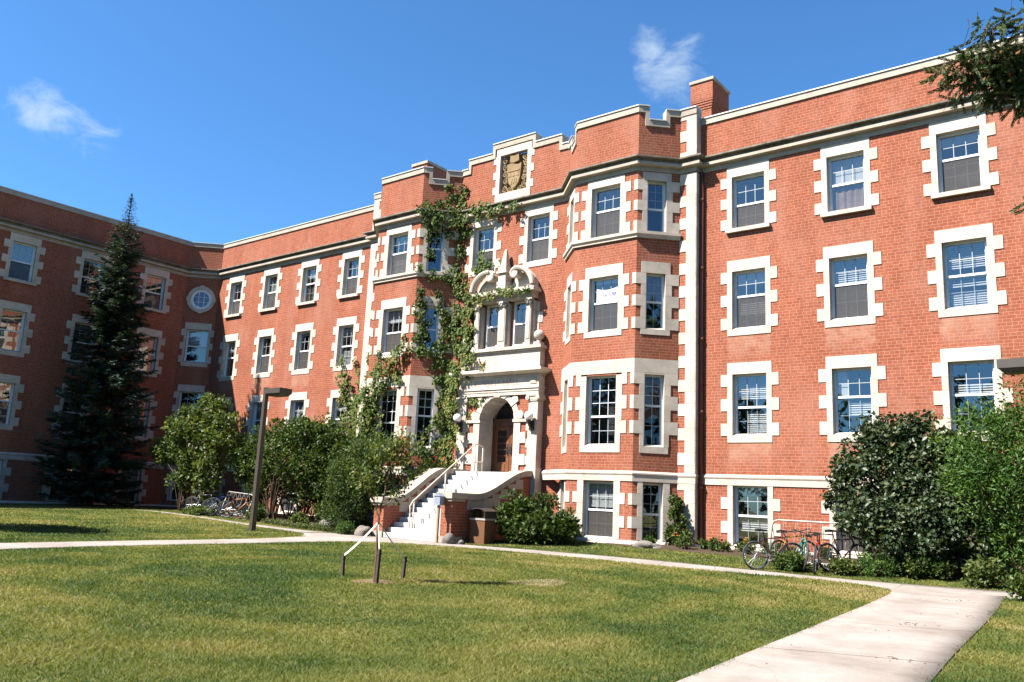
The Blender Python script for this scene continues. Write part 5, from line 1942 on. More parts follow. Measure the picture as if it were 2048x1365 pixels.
# ------------------------------------------------------------ spruces
def spruce(name, base, H, R, seed, label, mat, whorl=.33, twig=.30, zlow=.4, per=8):
    rng = np.random.default_rng(seed)
    root = empty(name, base, label, 'spruce tree')
    t_ = MB(); t_.tube([(0, 0, -.2), (0, 0, H * .5), (0, 0, H)], [.17, .10, .012], 8)
    t_.build('trunk', M['bark'], root, uv=False)
    P, D, NR, L, T = [], [], [], [], []
    br = MB()
    z = zlow
    while z < H - .12:
        f = 1 - z / H
        rad = min(.26 * (H - z) + .04, .36 + .165 * (H - z), R) * (1.0 if z > 1 else .8)
        k = max(4, int(per * (.55 + .45 * f) + rng.integers(-1, 2)))
        a0 = rng.random() * 6.28
        for i in range(k):
            a = a0 + 6.283 * i / k + rng.normal(0, .18)
            ln = rad * rng.uniform(.62, 1.14)
            if ln < .06: continue
            dz = -.25 * ln * rng.uniform(.3, 1.2) if f > .25 else .25 * ln
            n = max(3, int(ln / .10))
            s_ = np.linspace(0, 1, n)
            q = np.stack([np.cos(a) * ln * s_, np.sin(a) * ln * s_, z + dz * s_ ** 1.1 + .22 * ln * s_ ** 3 + rng.normal(0, .015, n)], 1)
            if f > .04: br.tube([tuple(q[0]), tuple(q[n // 2]), tuple(q[-1])], [.022 * ln / 1.5 + .004, .012 * ln / 1.5 + .003, .003], 4, cap=False)
            tb = rng.normal(.45, .16)
            for j in range(n):
                w = (.30 + .70 * (1 - abs(s_[j] - .45) * 1.25)) * min(ln, 1.3) * .42
                m = 3 if s_[j] < .25 else 5
                for g in range(m + 2):
                    side = rng.choice([-1, 1]); aa = a + side * rng.uniform(.3, 1.15)
                    if s_[j] > .92: aa = a + rng.normal(0, .4)
                    P.append(q[j] + rng.normal(0, .03, 3)); D.append((np.cos(aa), np.sin(aa), rng.normal(-.12, .22)))
                    NR.append((rng.normal(0, .5), rng.normal(0, .5), 1)); L.append(max(.08, min(twig * 1.2, w) * rng.uniform(.6, 1.2))); T.append(tb + .3 * s_[j] + rng.normal(0, .13))
        z += whorl * rng.uniform(.55, 1.05) * (.45 + .55 * f)
    for g in range(30):
        P.append((0, 0, H - rng.random() * .5)); a = rng.random() * 6.28
        D.append((np.cos(a) * .5, np.sin(a) * .5, 1)); NR.append((1, 0, 0)); L.append(.14); T.append(.6)
    P = np.array(P); L = np.array(L)
    leaves('crown', M[mat], root, P, np.array(D), np.array(NR), L, L * .30, np.array(T), fold=.12)
    br.build('branch', M['bark'], root, uv=False)
    return root


spruce('spruce_tree', (-19.75, -5.96, .42), 15.28, 2.3, 21, 'tall narrow blue green spruce standing against the shaded wing', 'spruce', whorl=.38, per=10)

# near spruce whose limbs hang in at the upper right
def near_spruce():
    rng = np.random.default_rng(33)
    base = (20.9, -11.6, tz(20.9, -11.6))
    root = empty('spruce_tree', base, 'near spruce with bottle brush twigs hanging in at the upper right corner', 'spruce tree')
    B = np.array(base)
    t_ = MB(); t_.tube([(0, 0, -.2), (0, 0, 6), (.05, 0, 13)], [.24, .17, .03], 10)
    t_.build('trunk', M['bark'], root, uv=False)
    limbs = []
    # limbs over the picture corner and a few all round the trunk
    for (tx, ty, tz_, z0_, nt) in ((18.12, -13.5, 7.38, 7.25, 250), (18.3, -13.3, 7.55, 7.45, 260), (18.6, -13.7, 7.80, 7.9, 150), (18.55, -13.1, 7.25, 6.95, 240), (18.85, -13.0, 7.15, 6.85, 220), (18.6, -13.3, 7.6, 7.5, 230), (18.95, -13.85, 8.05, 8.5, 26), (18.75, -12.7, 5.72, 5.55, 22), (19.0, -13.9, 8.3, 8.9, 26)):
        limbs.append((np.array([0, 0, z0_]), np.array([tx, ty, tz_]) - B, nt))
    for k in range(16):
        a = rng.uniform(-.9, 2.3); zz = rng.uniform(3, 12); ln = 3.0 * (1 - zz / 14)
        limbs.append((np.array([0, 0, zz]), np.array([math.cos(a) * ln, math.sin(a) * ln, zz - .5]), 30))
    br = MB(); V, T, tone = [], [], []
    P, D, NR, L, W, TN = [], [], [], [], [], []
    cones = []
    for (a, b, nt) in limbs:
        mid = (a + b) / 2 + np.array([0, 0, .18])
        ctrl = [a, (a + mid) / 2 + np.array([0, 0, .06]), mid, (mid + b) / 2 + np.array([0, 0, -.02]), b]
        br.tube([tuple(c) for c in ctrl], [.05, .04, .03, .018, .008], 6)
        d = unit(b - a)
        for k in range(nt):
            s_ = 1 - .72 * rng.random() ** 1.2
            i = min(3, int(s_ * 4)); f = s_ * 4 - i
            p = ctrl[i] * (1 - f) + ctrl[i + 1] * f
            p = p + rng.normal(0, .10, 3) * np.array([1, 1, 1.25])
            td = unit(d * .55 + rng.normal(0, .42, 3) + np.array([0, 0, -.45]))
            ln = rng.uniform(.15, .28)
            # twig stem + needles all round it
            nn = 115
            u = rng.random(nn)
            e1 = unit(np.cross(td, [0, 0, 1])); e2 = np.cross(td, e1)
            an = rng.random(nn) * 6.283
            rad = np.cos(an)[:, None] * e1 + np.sin(an)[:, None] * e2
            P.append(p + td * (u * ln)[:, None]); D.append(rad * .62 + td * .85); NR.append(np.cross(rad, td))
            L.append(np.full(nn, .042) * rng.uniform(.8, 1.2)); W.append(np.full(nn, .010)); TN.append(np.clip(rng.normal(.45, .13) + rng.normal(0, .12, nn) + .14 * u, 0, 1) * (1 if rng.random() > .05 else 1.6))
            br.tube([tuple(p - td * .05), tuple(p + td * ln * .8)], [.004, .002], 3, cap=False)
        for k in range(max(1, nt // 26)):
            i = rng.integers(1, 4); p = ctrl[i] + rng.normal(0, .12, 3)
            cones.append(p)
        for k in range(nt // 10):
            i = rng.integers(2, 5); p = ctrl[i] + rng.normal(0, .10, 3)
            br.tube([tuple(p), tuple(p + np.array([rng.normal(0, .05), rng.normal(0, .05), -.12])), tuple(p + np.array([rng.normal(0, .1), rng.normal(0, .1), -.30 * rng.random() - .15]))], [.006, .004, .002], 4, cap=False)
    leaves('crown', M['nearspruce'], root, np.concatenate(P), np.concatenate(D), np.concatenate(NR), np.concatenate(L), np.concatenate(W), np.concatenate(TN), fold=.05)
    br.build('branch', M['bark'], root, uv=False)
    c = MB()
    for p in cones:
        c.tube([tuple(p), tuple(p + np.array([0, .01, -.04])), tuple(p + np.array([0.01, .02, -.11]))], [.012, .024, .008], 7)
    c.build('cone', plain('spruce_cone', (.20, .09, .035), .7, 0, .3, 40), root, uv=False)


near_spruce()

# ------------------------------------------------------------ shrubs
GS = None
bush('lilac_shrub', 'loose bright leaved shrub tree in the corner left of the left bike rack', 'shrub', (-14.7, -3.9, .42),
     [(0, 0, 3.0, 2.2, 1.4, 1.4), (.9, -.1, 4.35, .8, .65, 1.0), (-.95, .1, 4.1, .65, .6, .9), (1.9, 0, 3.6, .9, .7, 1.0), (-2.1, -.1, 2.7, .9, .7, .7), (.4, 0, 1.7, 1.5, .9, .8), (1.1, 0, 1.0, .7, .6, .6), (.1, 0, 3.9, .5, .5, .6)],
     'brightleaf', 190, 62, .17, .11, seed=3, stems=6, clump_r=.30, tone_mu=.52, spread=.22)
bush('lilac_shrub', 'big rounded green shrub behind the left lamp post', 'shrub', (-9.0, -2.75, .36),
     [(0, 0, 2.6, 2.5, 1.5, 1.35), (-2.2, -.2, 2.55, 1.45, 1.1, 1.25), (-3.0, -.2, 2.2, .8, .7, .8), (1.2, 0, 3.35, 1.5, 1.1, .95), (-.2, 0, 3.5, 1.3, 1.0, .75), (2.3, .1, 2.4, 1.4, 1.0, 1.3), (-1.3, 0, 1.5, 1.2, .8, .7), (1.3, .2, 1.5, 1.6, .8, .8), (2.6, .2, 1.2, 1.0, .7, .8)],
     'bushleaf', 430, 85, .125, .085, seed=4, stems=12, clump_r=.32, tone_mu=.48, spread=.75)
bush('juniper_bush', 'feathery grey green bush at the left foot of the stairs behind the sapling', 'shrub', (-3.75, -4.0, .20),
     [(0, 0, 1.1, 1.05, .85, 1.0), (.25, 0, 2.1, .95, .75, .85), (.7, .2, 2.9, .8, .6, .55), (-.5, 0, 1.9, .75, .7, .7), (-.3, -.1, .6, 1.1, .9, .5)],
     'juniper', 180, 110, .11, .04, seed=5, stems=6, clump_r=.28, tone_mu=.42)
bush('lilac_shrub', 'dark leafy bush between the big rounded shrub and the left bay window', 'shrub', (-5.35, -2.6, .28),
     [(0, 0, 1.5, 1.05, .8, 1.35), (.3, 0, 2.7, .85, .7, .7), (-.5, 0, 2.4, .9, .7, .8)], 'bushleaf', 120, 90, .12, .08, seed=6, stems=5, clump_r=.3, tone_mu=.36)
bush('peony_bush', 'low dense dark green bush between litter bin and right bay window', 'shrub', (3.62, -2.55, .25),
     [(0, 0, .45, 1.35, .85, .5), (-.75, -.1, .8, .55, .5, .5), (.65, .1, .6, .8, .6, .45), (-.2, .1, 1.05, .4, .35, .45), (-.95, 0, 1.25, .2, .2, .3), (.15, .1, 1.3, .25, .25, .35)],
     'bushleaf', 120, 60, .17, .085, seed=7, stems=5, clump_r=.26, tone_mu=.40)
bush('creeper_bush', 'tall dark glossy leaved bush with a few red leaves right of the bike rack', 'shrub', (14.25, -1.25, .38),
     [(0, 0, 2.1, 1.5, .85, 1.75), (-.95, 0, 1.9, .75, .7, 1.25), (.75, 0, 2.9, 1.0, .8, .95), (1.5, -.1, 2.0, .9, .8, 1.6), (-.1, 0, 3.25, .8, .6, .55), (.9, -.9, 1.3, 1.1, .7, 1.0), (1.9, -.6, 1.4, .9, .8, 1.1), (-.15, -1.75, 1.0, .7, .4, .65), (.7, -1.85, .9, .8, .45, .8), (1.6, -1.6, .9, .9, .5, .8)],
     'darkleaf', 430, 72, .12, .10, seed=8, stems=9, clump_r=.25, tone_mu=.46, droop=.5, up=.0, tone_sd=.17)
bush('caragana_shrub', 'feathery bright green shrub tree filling the right edge over the walk', 'shrub', (17.7, -2.75, .22),
     [(.2, 0, 3.0, 1.75, 1.2, 1.35), (-1.1, -.2, 3.1, .9, .9, .9), (-.5, -.6, 2.2, 1.2, .8, .7), (.9, -.4, 3.4, 1.4, 1.1, 1.2), (.9, -.7, 2.0, 1.2, .8, .8), (1.9, -.3, 2.4, 1.4, 1.1, 1.8), (-.2, 0, 4.0, .85, .8, .55), (1.2, -.5, 1.0, 1.3, .7, .8), (-1.35, -.3, 2.55, .6, .6, .5), (-.3, .2, 1.3, 1.2, .6, 1.1), (2.2, -.2, .9, 1.2, .8, .9), (.4, -.3, .6, 1.2, .6, .5), (1.3, -.7, 1.6, 1.4, .7, .9), (.2, -.5, 1.2, 1.3, .6, .9)],
     'feather', 430, 120, .115, .040, seed=9, stems=10, clump_r=.38, tone_mu=.46, up=.1, tone_sd=.2, spread=.2)
for k, (x, y, rx, h, nm, lb, mt) in enumerate([
        (14.25, -3.25, .42, .50, 'low_shrub', 'small feathery green tuft at the right post of the bike rack', 'feather'),
        (15.25, -2.95, .62, .55, 'low_shrub', 'low spreading green plant just right of the rack post', 'bushleaf'),
        (12.35, -3.75, .42, .42, 'low_shrub', 'bushy green weed growing between the maroon and teal bicycles', 'bushleaf'),
        (13.55, -3.55, .30, .30, 'low_shrub', 'yellowish weed under the black bicycle', 'brightleaf'),
        (16.55, -3.55, .40, .55, 'low_shrub', 'pale vine shoots hanging by the walk below the feathery shrub', 'brightleaf'),
        (17.9, -5.9, .55, .45, 'low_shrub', 'dark green tuft at the far right edge of the wide walk', 'bushleaf'),
        (-2.75, -5.15, .28, .40, 'low_shrub', 'bright leafy tuft beside the big grey boulder', 'feather'),
        (-12.0, -5.0, .8, .28, 'low_shrub', 'yellow green weeds under the left bike rack', 'brightleaf'),
        (-9.1, -4.3, .5, .55, 'low_shrub', 'broad leaved plant at the right end of the left bike rack', 'bushleaf'),
        (-22.6 + 2.4, -10.6, .8, 2.2, 'low_shrub', 'dim leafy bush at the left edge in the shade of the wing', 'bushleaf'),
        (-6.6, -4.15, .35, .45, 'low_shrub', 'small broad leaved plant in front of the big rounded shrub', 'brightleaf')]):
    bush(nm, lb, 'plant', (x, y, tz(x, y)), [(0, 0, h * .5, rx, rx * .8, h * .5)], mt, int(22 + rx * 40), 40, .09 if mt != 'feather' else .08, .06 if mt != 'feather' else .03, seed=50 + k, stems=3, clump_r=.13, tone_mu=.5, zmin=.02, spread=.06)
# vine on the pilaster foot
bush('climbing_vine', 'slim green vine with yellow flowers climbing the foot of the right pilaster', 'vine', (7.62, -.62, .36),
     [(0, 0, .8, .30, .2, .8), (.08, 0, .35, .42, .25, .4), (-.05, .05, 1.5, .16, .12, .3)], 'bushleaf', 70, 45, .085, .065, seed=71, stems=4, clump_r=.12, tone_mu=.5, zmin=.02, spread=.06)

# ground cover left of the stairs
rng = np.random.default_rng(5)
n = 9000
x = rng.uniform(-8.2, -2.3, n); y = rng.uniform(-4.75, -3.9, n)
z = terrain(x, y)
leaves('ground_cover', M['cover'], None, np.stack([x, y, z + .02 + .12 * rng.random(n)], 1), rnd_dirs(n, rng) + np.array([0, 0, .5]), rnd_dirs(n, rng) + np.array([0, 0, 1]), .07, .045, rng.normal(.5, .22, n))
tag(bpy.data.objects['ground_cover'], 'pale variegated ground cover beside the front walk', 'ground cover', kind='stuff')

# flower bed plants along the right wall
PL = [(7.05, 'feather', 0), (7.9, 'bushleaf', 1), (8.35, 'juniper', 0), (8.75, 'bushleaf', 0), (9.2, 'juniper', 1), (9.55, 'brightleaf', 0), (9.95, 'juniper', 0), (10.35, 'bushleaf', 1), (10.75, 'feather', 0), (11.1, 'bushleaf', 1), (11.6, 'juniper', 0), (12.3, 'bushleaf', 1)]
words = {'feather': 'feathery green', 'bushleaf': 'leafy dark green', 'juniper': 'greyish', 'brightleaf': 'light green'}
places = ['beside the grey stone', 'at the foot of the vine', 'in front of the rain pipe', 'just right of the rain pipe', 'second right of the rain pipe', 'left of the basement window', 'under the left jamb of the basement window',
          'under the basement window', 'under the right jamb of the basement window', 'right of the basement window behind the maroon bicycle', 'behind the yellow bicycle', 'behind the teal bicycle']
for k, (x, mt, fl_) in enumerate(PL):
    y = -1.25 + .25 * math.sin(k * 2.4)
    h = .22 + .16 * ((k * 7) % 5) / 5
    ro_ = bush('garden_plant', words[mt] + ' garden plant ' + places[k], 'plant', (x, y, tz(x, y) + .02), [(0, 0, h * .55, .16, .14, h * .5)], mt, 14, 26, .085, .05, seed=90 + k, stems=3, clump_r=.08, tone_mu=.5, zmin=.01, spread=.04, group='plants in the flower bed')
    if fl_:
        r2 = random.Random(k)
        m = MB()
        for q in range(5):
            c = (r2.uniform(-.15, .15), r2.uniform(-.15, .1), h + r2.uniform(-.05, .18))
            for j in range(5):
                a = j * 1.257
                m.poly([c, (c[0] + .035 * math.cos(a - .5), c[1] + .035 * math.sin(a - .5), c[2] + .01), (c[0] + .055 * math.cos(a), c[1] + .055 * math.sin(a), c[2] + .03), (c[0] + .035 * math.cos(a + .5), c[1] + .035 * math.sin(a + .5), c[2] + .01)])
        m.build('flower', M['orange'], ro_, uv=False)

# ------------------------------------------------------------ staked sapling
def sapling():
    rng = np.random.default_rng(17)
    b = (8.98, -14.55, tz(8.98, -14.55))
    root = empty('young_tree', b, 'thin staked sapling with sparse leaves in a mulch ring on the lawn', 'tree')
    t_ = MB()
    t_.tube([(0, 0, -.05), (.012, 0, .5), (-.008, .0, .85), (0, 0, 1.10)], [.024, .020, .019, .018], 8)
    ends = []
    def br(p, d, ln, r, dep):
        p = np.array(p); q = p + unit(np.array(d)) * ln
        m = (p + q) / 2 + rng.normal(0, .03 * ln, 3)
        t_.tube([tuple(p), tuple(m), tuple(q)], [r, r * .8, r * .6], 6)
        ends.append((p, q))
        if dep:
            for k in range(rng.integers(2, 4)):
                s_ = rng.uniform(.4, 1)
                br(p + (q - p) * s_, unit(np.array(d)) + rng.normal(0, .42, 3) + np.array([0, 0, .4]), ln * rng.uniform(.5, .75), r * .6, dep - 1)
    br((0, 0, 1.10), (-.35, -.25, 1), .62, .016, 2)
    br((0, 0, 1.10), (.16, .10, 1), .95, .016, 3)
    br((.08, .06, 1.32), (.6, .45, .8), .38, .010, 1)
    br((-.08, -.06, 1.45), (-.7, -.5, .6), .40, .010, 1)
    br((.1, .06, 1.6), (.25, .2, 1), .60, .011, 2)
    t_.build('trunk', M['twigbark'], root, uv=False)
    P, D = [], []
    for p, q in ends:
        for k in range(26):
            s_ = rng.random(); P.append(p + (q - p) * s_ + rng.normal(0, .075, 3)); D.append(rng.normal(0, .8, 3) + np.array([0, 0, .1]))
    n = len(P)
    leaves('crown', M['brightleaf'], root, np.array(P), np.array(D), rnd_dirs(n, rng) + np.array([0, 0, .8]), .075, .036, rng.normal(.66, .2, n))
    return np.array(b)


sb = sapling()
stk = [((7.98, -14.40), 'left weathered stake tied to the sapling by the wide strap', (-.02, 0)), ((8.87, -13.75), 'right weathered stake tied to the sapling by the thin strap', (.03, 0)), ((9.22, -14.72), 'front weathered stake close beside the sapling trunk', (.02, .0))]
for k, ((x, y), lb, ln) in enumerate(stk):
    z = tz(x, y)
    root = MB()
    Hs = .40 if k < 2 else .58
    root.hexa([(-.026, -.026, -.08), (.026, -.026, -.08), (.026, .026, -.08), (-.026, .026, -.08)], [(-.024 + ln[0], -.024, Hs), (.024 + ln[0], -.024, Hs + .008), (.024 + ln[0], .024, Hs + .01), (-.024 + ln[0], .024, Hs)])
    root.hexa([(-.032 + ln[0] * .85, -.032, Hs - .09), (.032 + ln[0] * .85, -.032, Hs - .09), (.032 + ln[0] * .85, .032, Hs - .09), (-.032 + ln[0] * .85, .032, Hs - .09)], [(-.031 + ln[0] * .9, -.031, Hs - .055), (.031 + ln[0] * .9, -.031, Hs - .055), (.031 + ln[0] * .9, .031, Hs - .055), (-.031 + ln[0] * .9, .031, Hs - .055)])
    o = root.build('stake', M['stake'], None, uv=False, loc=(x, y, z))
    tag(o, lb, 'stake', 'stakes round the sapling')
    p0 = Vector((x + ln[0], y, z + Hs - .03)); p1 = Vector((sb[0], sb[1], sb[2] + (1.02, 1.04, .98)[k]))
    d = (p1 - p0).normalized(); s_ = d.cross(Vector((0, 0, 1))).normalized(); u_ = s_.cross(d)
    w = (.017, .010, .016)[k]
    m = MB()
    N_ = 8
    for q in range(N_):
        a = p0 + (p1 - p0) * (q / N_) - Vector((0, 0, .03 * math.sin(math.pi * q / N_))); b_ = p0 + (p1 - p0) * ((q + 1) / N_) - Vector((0, 0, .03 * math.sin(math.pi * (q + 1) / N_)))
        m.hexa([a - u_ * w - s_ * .004, a - u_ * w + s_ * .004, b_ - u_ * w + s_ * .004, b_ - u_ * w - s_ * .004], [a + u_ * w - s_ * .004, a + u_ * w + s_ * .004, b_ + u_ * w + s_ * .004, b_ + u_ * w - s_ * .004])
    o = m.build('strap', M['strap'], None, uv=False)
    tag(o, ['wide white strap from the sapling to the left stake', 'thin pale strap from the sapling to the right stake', 'white strap hanging steeply beside the sapling trunk'][k], 'strap', 'straps holding the sapling')

# tree outside the left edge: its shadow lies on the far lawn
bush('shade_tree', 'round leafy tree beyond the left edge that shades the far lawn', 'tree', (-8.3, -17.2, .15), [(0, 0, 4.6, 1.5, 1.5, .9), (.9, .6, 4.3, 1.2, 1.0, .5)], 'bushleaf', 90, 70, .16, .1, seed=44, stems=1, clump_r=.45, spread=.02)

# ------------------------------------------------------------ ivy
def ivy(name, label, strokes, seed, dens=260, L=.105, W=.095, hue=0.0):
    """strokes: (frame, [(u, v, width)], depth, tone); leaves hang off the wall in a layer of that depth"""
    rng = np.random.default_rng(seed)
    root = empty(name, strokes[0][0].p(strokes[0][1][0][0], strokes[0][1][0][1], .02), label, 'ivy')
    o = np.array(root.location)
    P, D, NR, T, LL = [], [], [], [], []
    st = MB()
    for F, pl, dep, tone in strokes:
        Nn = np.array(F.N); Uu = np.array(F.U)
        for (u0, v0, w0), (u1, v1, w1) in zip(pl, pl[1:]):
            ln = math.hypot(u1 - u0, v1 - v0)
            n = int(dens * 1.45 * (ln * (w0 + w1) / 2 + .05))
            nb = max(1, int(n / 22))
            tb = np.clip(rng.random(nb), 0, 1)
            cu_ = u0 + (u1 - u0) * tb; cv_ = v0 + (v1 - v0) * tb; cw_ = w0 + (w1 - w0) * tb
            ang = rng.normal(0, .38, nb)
            e = np.array([-(v1 - v0), (u1 - u0)]) / max(ln, 1e-6)
            bu = cu_ + e[0] * ang * cw_ + rng.normal(0, .03, nb); bv = cv_ + e[1] * ang * cw_ + rng.normal(0, .05, nb)
            bt = rng.normal(tone, .14, nb)
            bd = dep * (.35 + .65 * rng.random(nb)) * np.exp(-(ang ** 2) * 1.6)
            idx = rng.integers(0, nb, n)
            u = bu[idx] + rng.normal(0, .085, n); v = bv[idx] + rng.normal(0, .095, n)
            d = .03 + bd[idx] * rng.random(n) ** .6
            p = np.array(F.O)[None] + Uu[None] * u[:, None] + Nn[None] * d[:, None]
            p[:, 2] = v
            P.append(p)
            D.append(np.array([0, 0, -1.0]) + Uu * rng.normal(0, .6, n)[:, None] + Nn * rng.normal(.3, .25, n)[:, None])
            NR.append(Nn + rng.normal(0, .38, (n, 3)) + np.array([0, 0, .25]))
            T.append(bt[idx] + rng.normal(0, .13, n)); LL.append(.65 + .7 * rng.random(n))
            for k in range(max(1, int(ln * 2.0))):
                ss = np.linspace(0, 1, 6)
                off = rng.normal(0, .28) * (w0 + w1) / 2
                st.tube([tuple(np.array(F.p(u0 + (u1 - u0) * q + e[0] * off + rng.normal(0, .03), v0 + (v1 - v0) * q + e[1] * off, .03)) - o) for q in ss], .008, 4, cap=False)
    P = np.concatenate(P) - o; LL = np.concatenate(LL)
    leaves('foliage', M['ivy'], root, P, np.concatenate(D), np.concatenate(NR), L * LL, W * LL, np.concatenate(T) + hue)
    st.build('stem', M['bark'], root, uv=False)
    return root


LB = BAYS[0]
CR = LB['r']
CF = Fr(0, -.22, 1, 0)
PO = Fr(0, -.66, 1, 0)
EN = Fr(0, -.80, 1, 0)
ivy('ivy', 'dense dark ivy covering the inner side of the left bay and hanging from its cornice', [
    (Fr(LB['cx'] + 1.265 + .2 * S2, -1.38 - .2 * S2, S2, S2), [(-.25, 13.15, .35), (.4, 13.0, .7), (1.0, 12.9, .85), (1.6, 13.1, .6)], .32, .34),
    (CR, [(.7, 13.5, .25), (1.2, 14.25, .45), (1.5, 14.5, .3)], .12, .42),
    (CR, [(.12, 13.4, .3), (.5, 13.5, .3)], .12, .5),
    (CF, [(-2.68, 14.4, .3), (-2.70, 13.4, .4)], .15, .45),
    (CF, [(-2.62, 12.7, .55), (-2.6, 11.0, .45), (-2.55, 9.6, .5), (-2.5, 8.4, .6), (-2.55, 7.2, .75), (-2.6, 6.0, .7), (-2.62, 4.9, .55), (-2.6, 3.5, .6), (-2.5, 2.7, .6)], .24, .42),
    (CR, [(.36, 12.75, .3), (.42, 12.0, .16), (.46, 11.1, .15)], .08, .28),
    (CR, [(1.15, 12.7, .2), (1.15, 12.3, .08)], .1, .32),
    (CR, [(.0, 10.70, .2), (.6, 10.62, .22), (1.2, 10.58, .26), (1.6, 10.5, .4)], .22, .45),
    (CR, [(.12, 10.5, .2), (.22, 9.8, .2), (.3, 9.0, .36), (.4, 8.1, .45), (.42, 7.5, .5)], .14, .46),
    (CR, [(1.0, 9.9, .2), (1.15, 9.2, .22), (1.2, 8.3, .28), (1.25, 7.6, .45)], .12, .45),
    (CR, [(.15, 7.35, .45), (.8, 7.35, .45), (1.4, 7.25, .6)], .2, .48),
    (CR, [(1.0, 7.0, .4), (1.35, 6.3, .5), (1.5, 5.5, .4)], .14, .46),
    (CR, [(1.28, 5.4, .35), (1.25, 4.7, .6), (1.3, 3.9, .65), (1.5, 3.2, .5), (1.55, 2.6, .5)], .25, .52),
    (CR, [(.55, 3.5, .4), (.8, 3.0, .75), (.9, 2.5, .8)], .3, .42),
    (CR, [(.05, 3.1, .25), (.1, 2.5, .4)], .16, .5),
], 101, dens=300)
ivy('ivy', 'olive ivy draping the left end of the porch and the window ledge above the door', [
    (CF, [(-2.2, 10.2, .25), (-2.0, 9.4, .4), (-1.8, 8.6, .55), (-1.75, 7.9, .6)], .12, .66),
    (CF, [(-1.35, 11.35, .3), (-1.3, 11.0, .7), (-1.3, 10.75, .6)], .16, .40),
    (CF, [(-1.95, 10.75, .3), (-1.5, 10.66, .25), (-.9, 10.62, .2)], .14, .5),
    (Fr(0, -.70, 1, 0), [(-1.62, 9.62, .35), (-1.1, 9.45, .3), (-.3, 9.42, .24), (.6, 9.44, .2), (1.62, 9.50, .14)], .16, .48),
    (Fr(0, -.52, 1, 0), [(-1.72, 9.3, .4), (-1.62, 8.8, .45), (-1.66, 8.2, .4), (-1.55, 7.5, .55)], .14, .52),
    (Fr(0, -.62, 1, 0), [(-2.0, 7.5, .5), (-1.5, 7.2, .6), (-1.35, 6.8, .45), (-1.6, 6.4, .5)], .16, .6),
    (EN, [(-2.2, 6.8, .5), (-1.9, 6.35, .6), (-2.0, 5.9, .5), (-2.1, 5.3, .4), (-2.05, 4.8, .4)], .12, .56),
    (EN, [(-.55, 6.58, .16), (-.35, 6.68, .22)], .06, .72),
    (CF, [(-.15, 10.75, .12), (-.12, 11.2, .12)], .06, .75),
    (Fr(0, -.45, 1, 0), [(-1.45, 5.4, .3), (-1.1, 5.2, .4), (-.7, 5.45, .3)], .10, .5),
    (Fr(0, -.45, 1, 0), [(-1.42, 5.1, .2), (-1.38, 4.6, .2)], .04, .82),
    (EN, [(-1.95, 4.3, .3), (-2.1, 3.7, .35), (-2.15, 2.9, .45)], .08, .72),
], 102, dens=250)
ivy('ivy', 'ivy fringe with reddening tips trailing along the middle cornice', [
    (Fr(0, -.43, 1, 0), [(-2.75, 13.2, .55), (-2.1, 13.2, .42), (-1.5, 13.18, .38), (-.8, 13.12, .2), (0.0, 13.08, .13), (.75, 13.06, .06)], .16, .45),
    (Fr(0, -.43, 1, 0), [(-1.0, 13.14, .1), (-.9, 12.95, .12), (-.3, 12.9, .1)], .05, .9)], 103, dens=300)
ivy('ivy', 'ivy climbing the front of the left bay below its lower windows', [
    (LB['f'], [(.95, 7.75, .22), (.72, 7.3, .4), (.3, 7.0, .5), (-.1, 6.6, .6), (-.35, 6.2, .8), (-.75, 5.6, 1.1), (-.95, 4.8, 1.3), (-.95, 3.9, 1.35), (-.6, 3.0, 1.7), (-.6, 2.2, 1.7)], .55, .47),
    (LB['f'], [(-.85, 5.9, .7), (-1.0, 5.0, 1.0), (-1.0, 4.0, 1.1), (-.8, 3.0, 1.5)], .7, .5),
    (LB['f'], [(.1, 6.5, .35), (.55, 6.5, .3), (.85, 6.0, .25)], .12, .74),
    (LB['f'], [(-.9, 7.15, .2), (-.55, 7.0, .3)], .1, .72), (LB['f'], [(-.6, 7.55, .15), (-.5, 7.4, .2)], .1, .3),
    (LB['f'], [(.9, 8.0, .15), (1.1, 7.4, .15), (.8, 6.9, .2)], .06, .85)], 104, dens=250)
ivy('ivy', 'reddish ivy clump on the brick left of the left bay', [
    (Fr(0, -.02, 1, 0), [(-10.1, 7.55, .35), (-9.75, 7.35, .3)], .14, .4), (Fr(0, -.02, 1, 0), [(-9.6, 7.0, .3), (-9.35, 6.5, .8), (-9.3, 6.0, .9), (-8.9, 5.1, .95), (-8.6, 4.0, 1.1), (-8.3, 2.8, 1.3)], .40, .60),
    (Fr(0, -.35, 1, 0), [(-7.5, 8.05, .1), (-7.42, 7.6, .12), (-7.6, 6.9, .14), (-7.65, 6.3, .2), (-7.5, 5.5, .35), (-7.45, 4.4, .55), (-7.4, 3.2, .9)], .14, .72),
    (Fr(0, -.04, 1, 0), [(-8.9, 7.5, .1), (-8.5, 7.0, .18), (-8.3, 6.3, .14)], .08, .76)], 105, dens=230)
ivy('ivy', 'green ivy tumbling over the left side wall of the stairs', [
    (Fr(-1.95, -4.9, 0, 1), [(1.0, 1.55, .35), (1.7, 1.8, .55), (2.4, 2.25, .6), (3.1, 2.6, .55), (4.0, 2.72, .4)], .30, .46),
    (Fr(-2.15, -4.9, 0, 1), [(1.0, 1.2, .5), (2.2, 1.9, .8), (3.4, 2.3, .8)], .35, .5)], 106, dens=260)

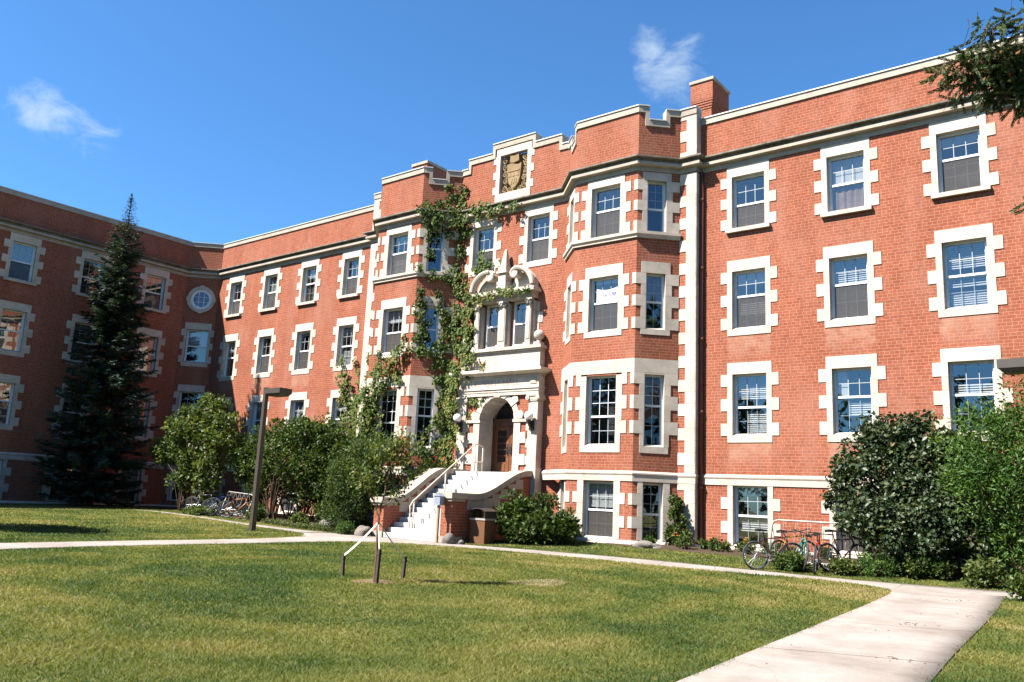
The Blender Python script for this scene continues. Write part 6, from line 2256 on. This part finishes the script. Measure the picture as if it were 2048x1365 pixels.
# belt of big trees outside the picture: back row mirrored in panes, right row added to block sky
def unseen_tree_belt():
    rng = np.random.default_rng(77)
    C, R = [], []
    tr = MB()
    spots = [(28 + rng.uniform(0, 5), y) for y in np.arange(-40, 6, 4.5)] + [(x, -58 + rng.uniform(-5, 4)) for x in np.arange(-62, 32, 5.0)]
    for (x, y) in spots:
        H = rng.uniform(11, 15.5)
        tr.tube([(x, y, -.2), (x, y, H * .45), (x, y, H * .8)], [.28, .2, .08], 6)
        for k in range(20):
            a = rng.random() * 6.28; rr = 3.0 * math.sqrt(rng.random()); z = rng.uniform(1.6, H)
            C.append((x + rr * math.cos(a) * (1 - .5 * z / H), y + rr * math.sin(a) * (1 - .5 * z / H), z)); R.append(1.5)
    P, d, i = clump_cloud(C, R, 42, rng, .3)
    n = len(P)
    root = empty('unseen_tree_belt', (0, -58, 0), 'belt of big leafy trees behind the viewer, with a right row added to block sky light', 'trees')
    root['kind'] = 'stuff'
    o = np.array([0, -58, 0])
    leaves('crown', M['bushleaf'], root, P - o, d + rng.normal(0, .5, (n, 3)), d + rng.normal(0, .6, (n, 3)), .75, .6, rng.normal(.35, .18, n))
    tr.v = [(v[0], v[1] + 58, v[2]) for v in tr.v]
    tr.build('trunk', M['bark'], root, uv=False)


unseen_tree_belt()


# fallen twigs and leaves on the wide walk
rng = np.random.default_rng(8)
n = 90
x = rng.uniform(15.9, 18.0, n); y = rng.uniform(-19, -4.2, n)
grp = rng.integers(0, 5, n); gx = rng.uniform(16.3, 17.7, 5); gy = rng.uniform(-16, -5, 5)
k_ = rng.random(n) < .8
x = np.where(k_, gx[grp] + rng.normal(0, .13, n), x); y = np.where(k_, gy[grp] + rng.normal(0, .10, n), y)
z = terrain(x, y) + .019
d = rng.normal(0, 1, (n, 3)); d[:, 2] = .03
leaves('leaf_litter', M['barklitter'], None, np.stack([x, y, z], 1), d, np.tile([0, 0, 1.0], (n, 1)), .05, .018, rng.random(n))
tag(bpy.data.objects['leaf_litter'], 'scattered brown twigs and dry leaves on the wide walk', 'leaf litter', kind='stuff')
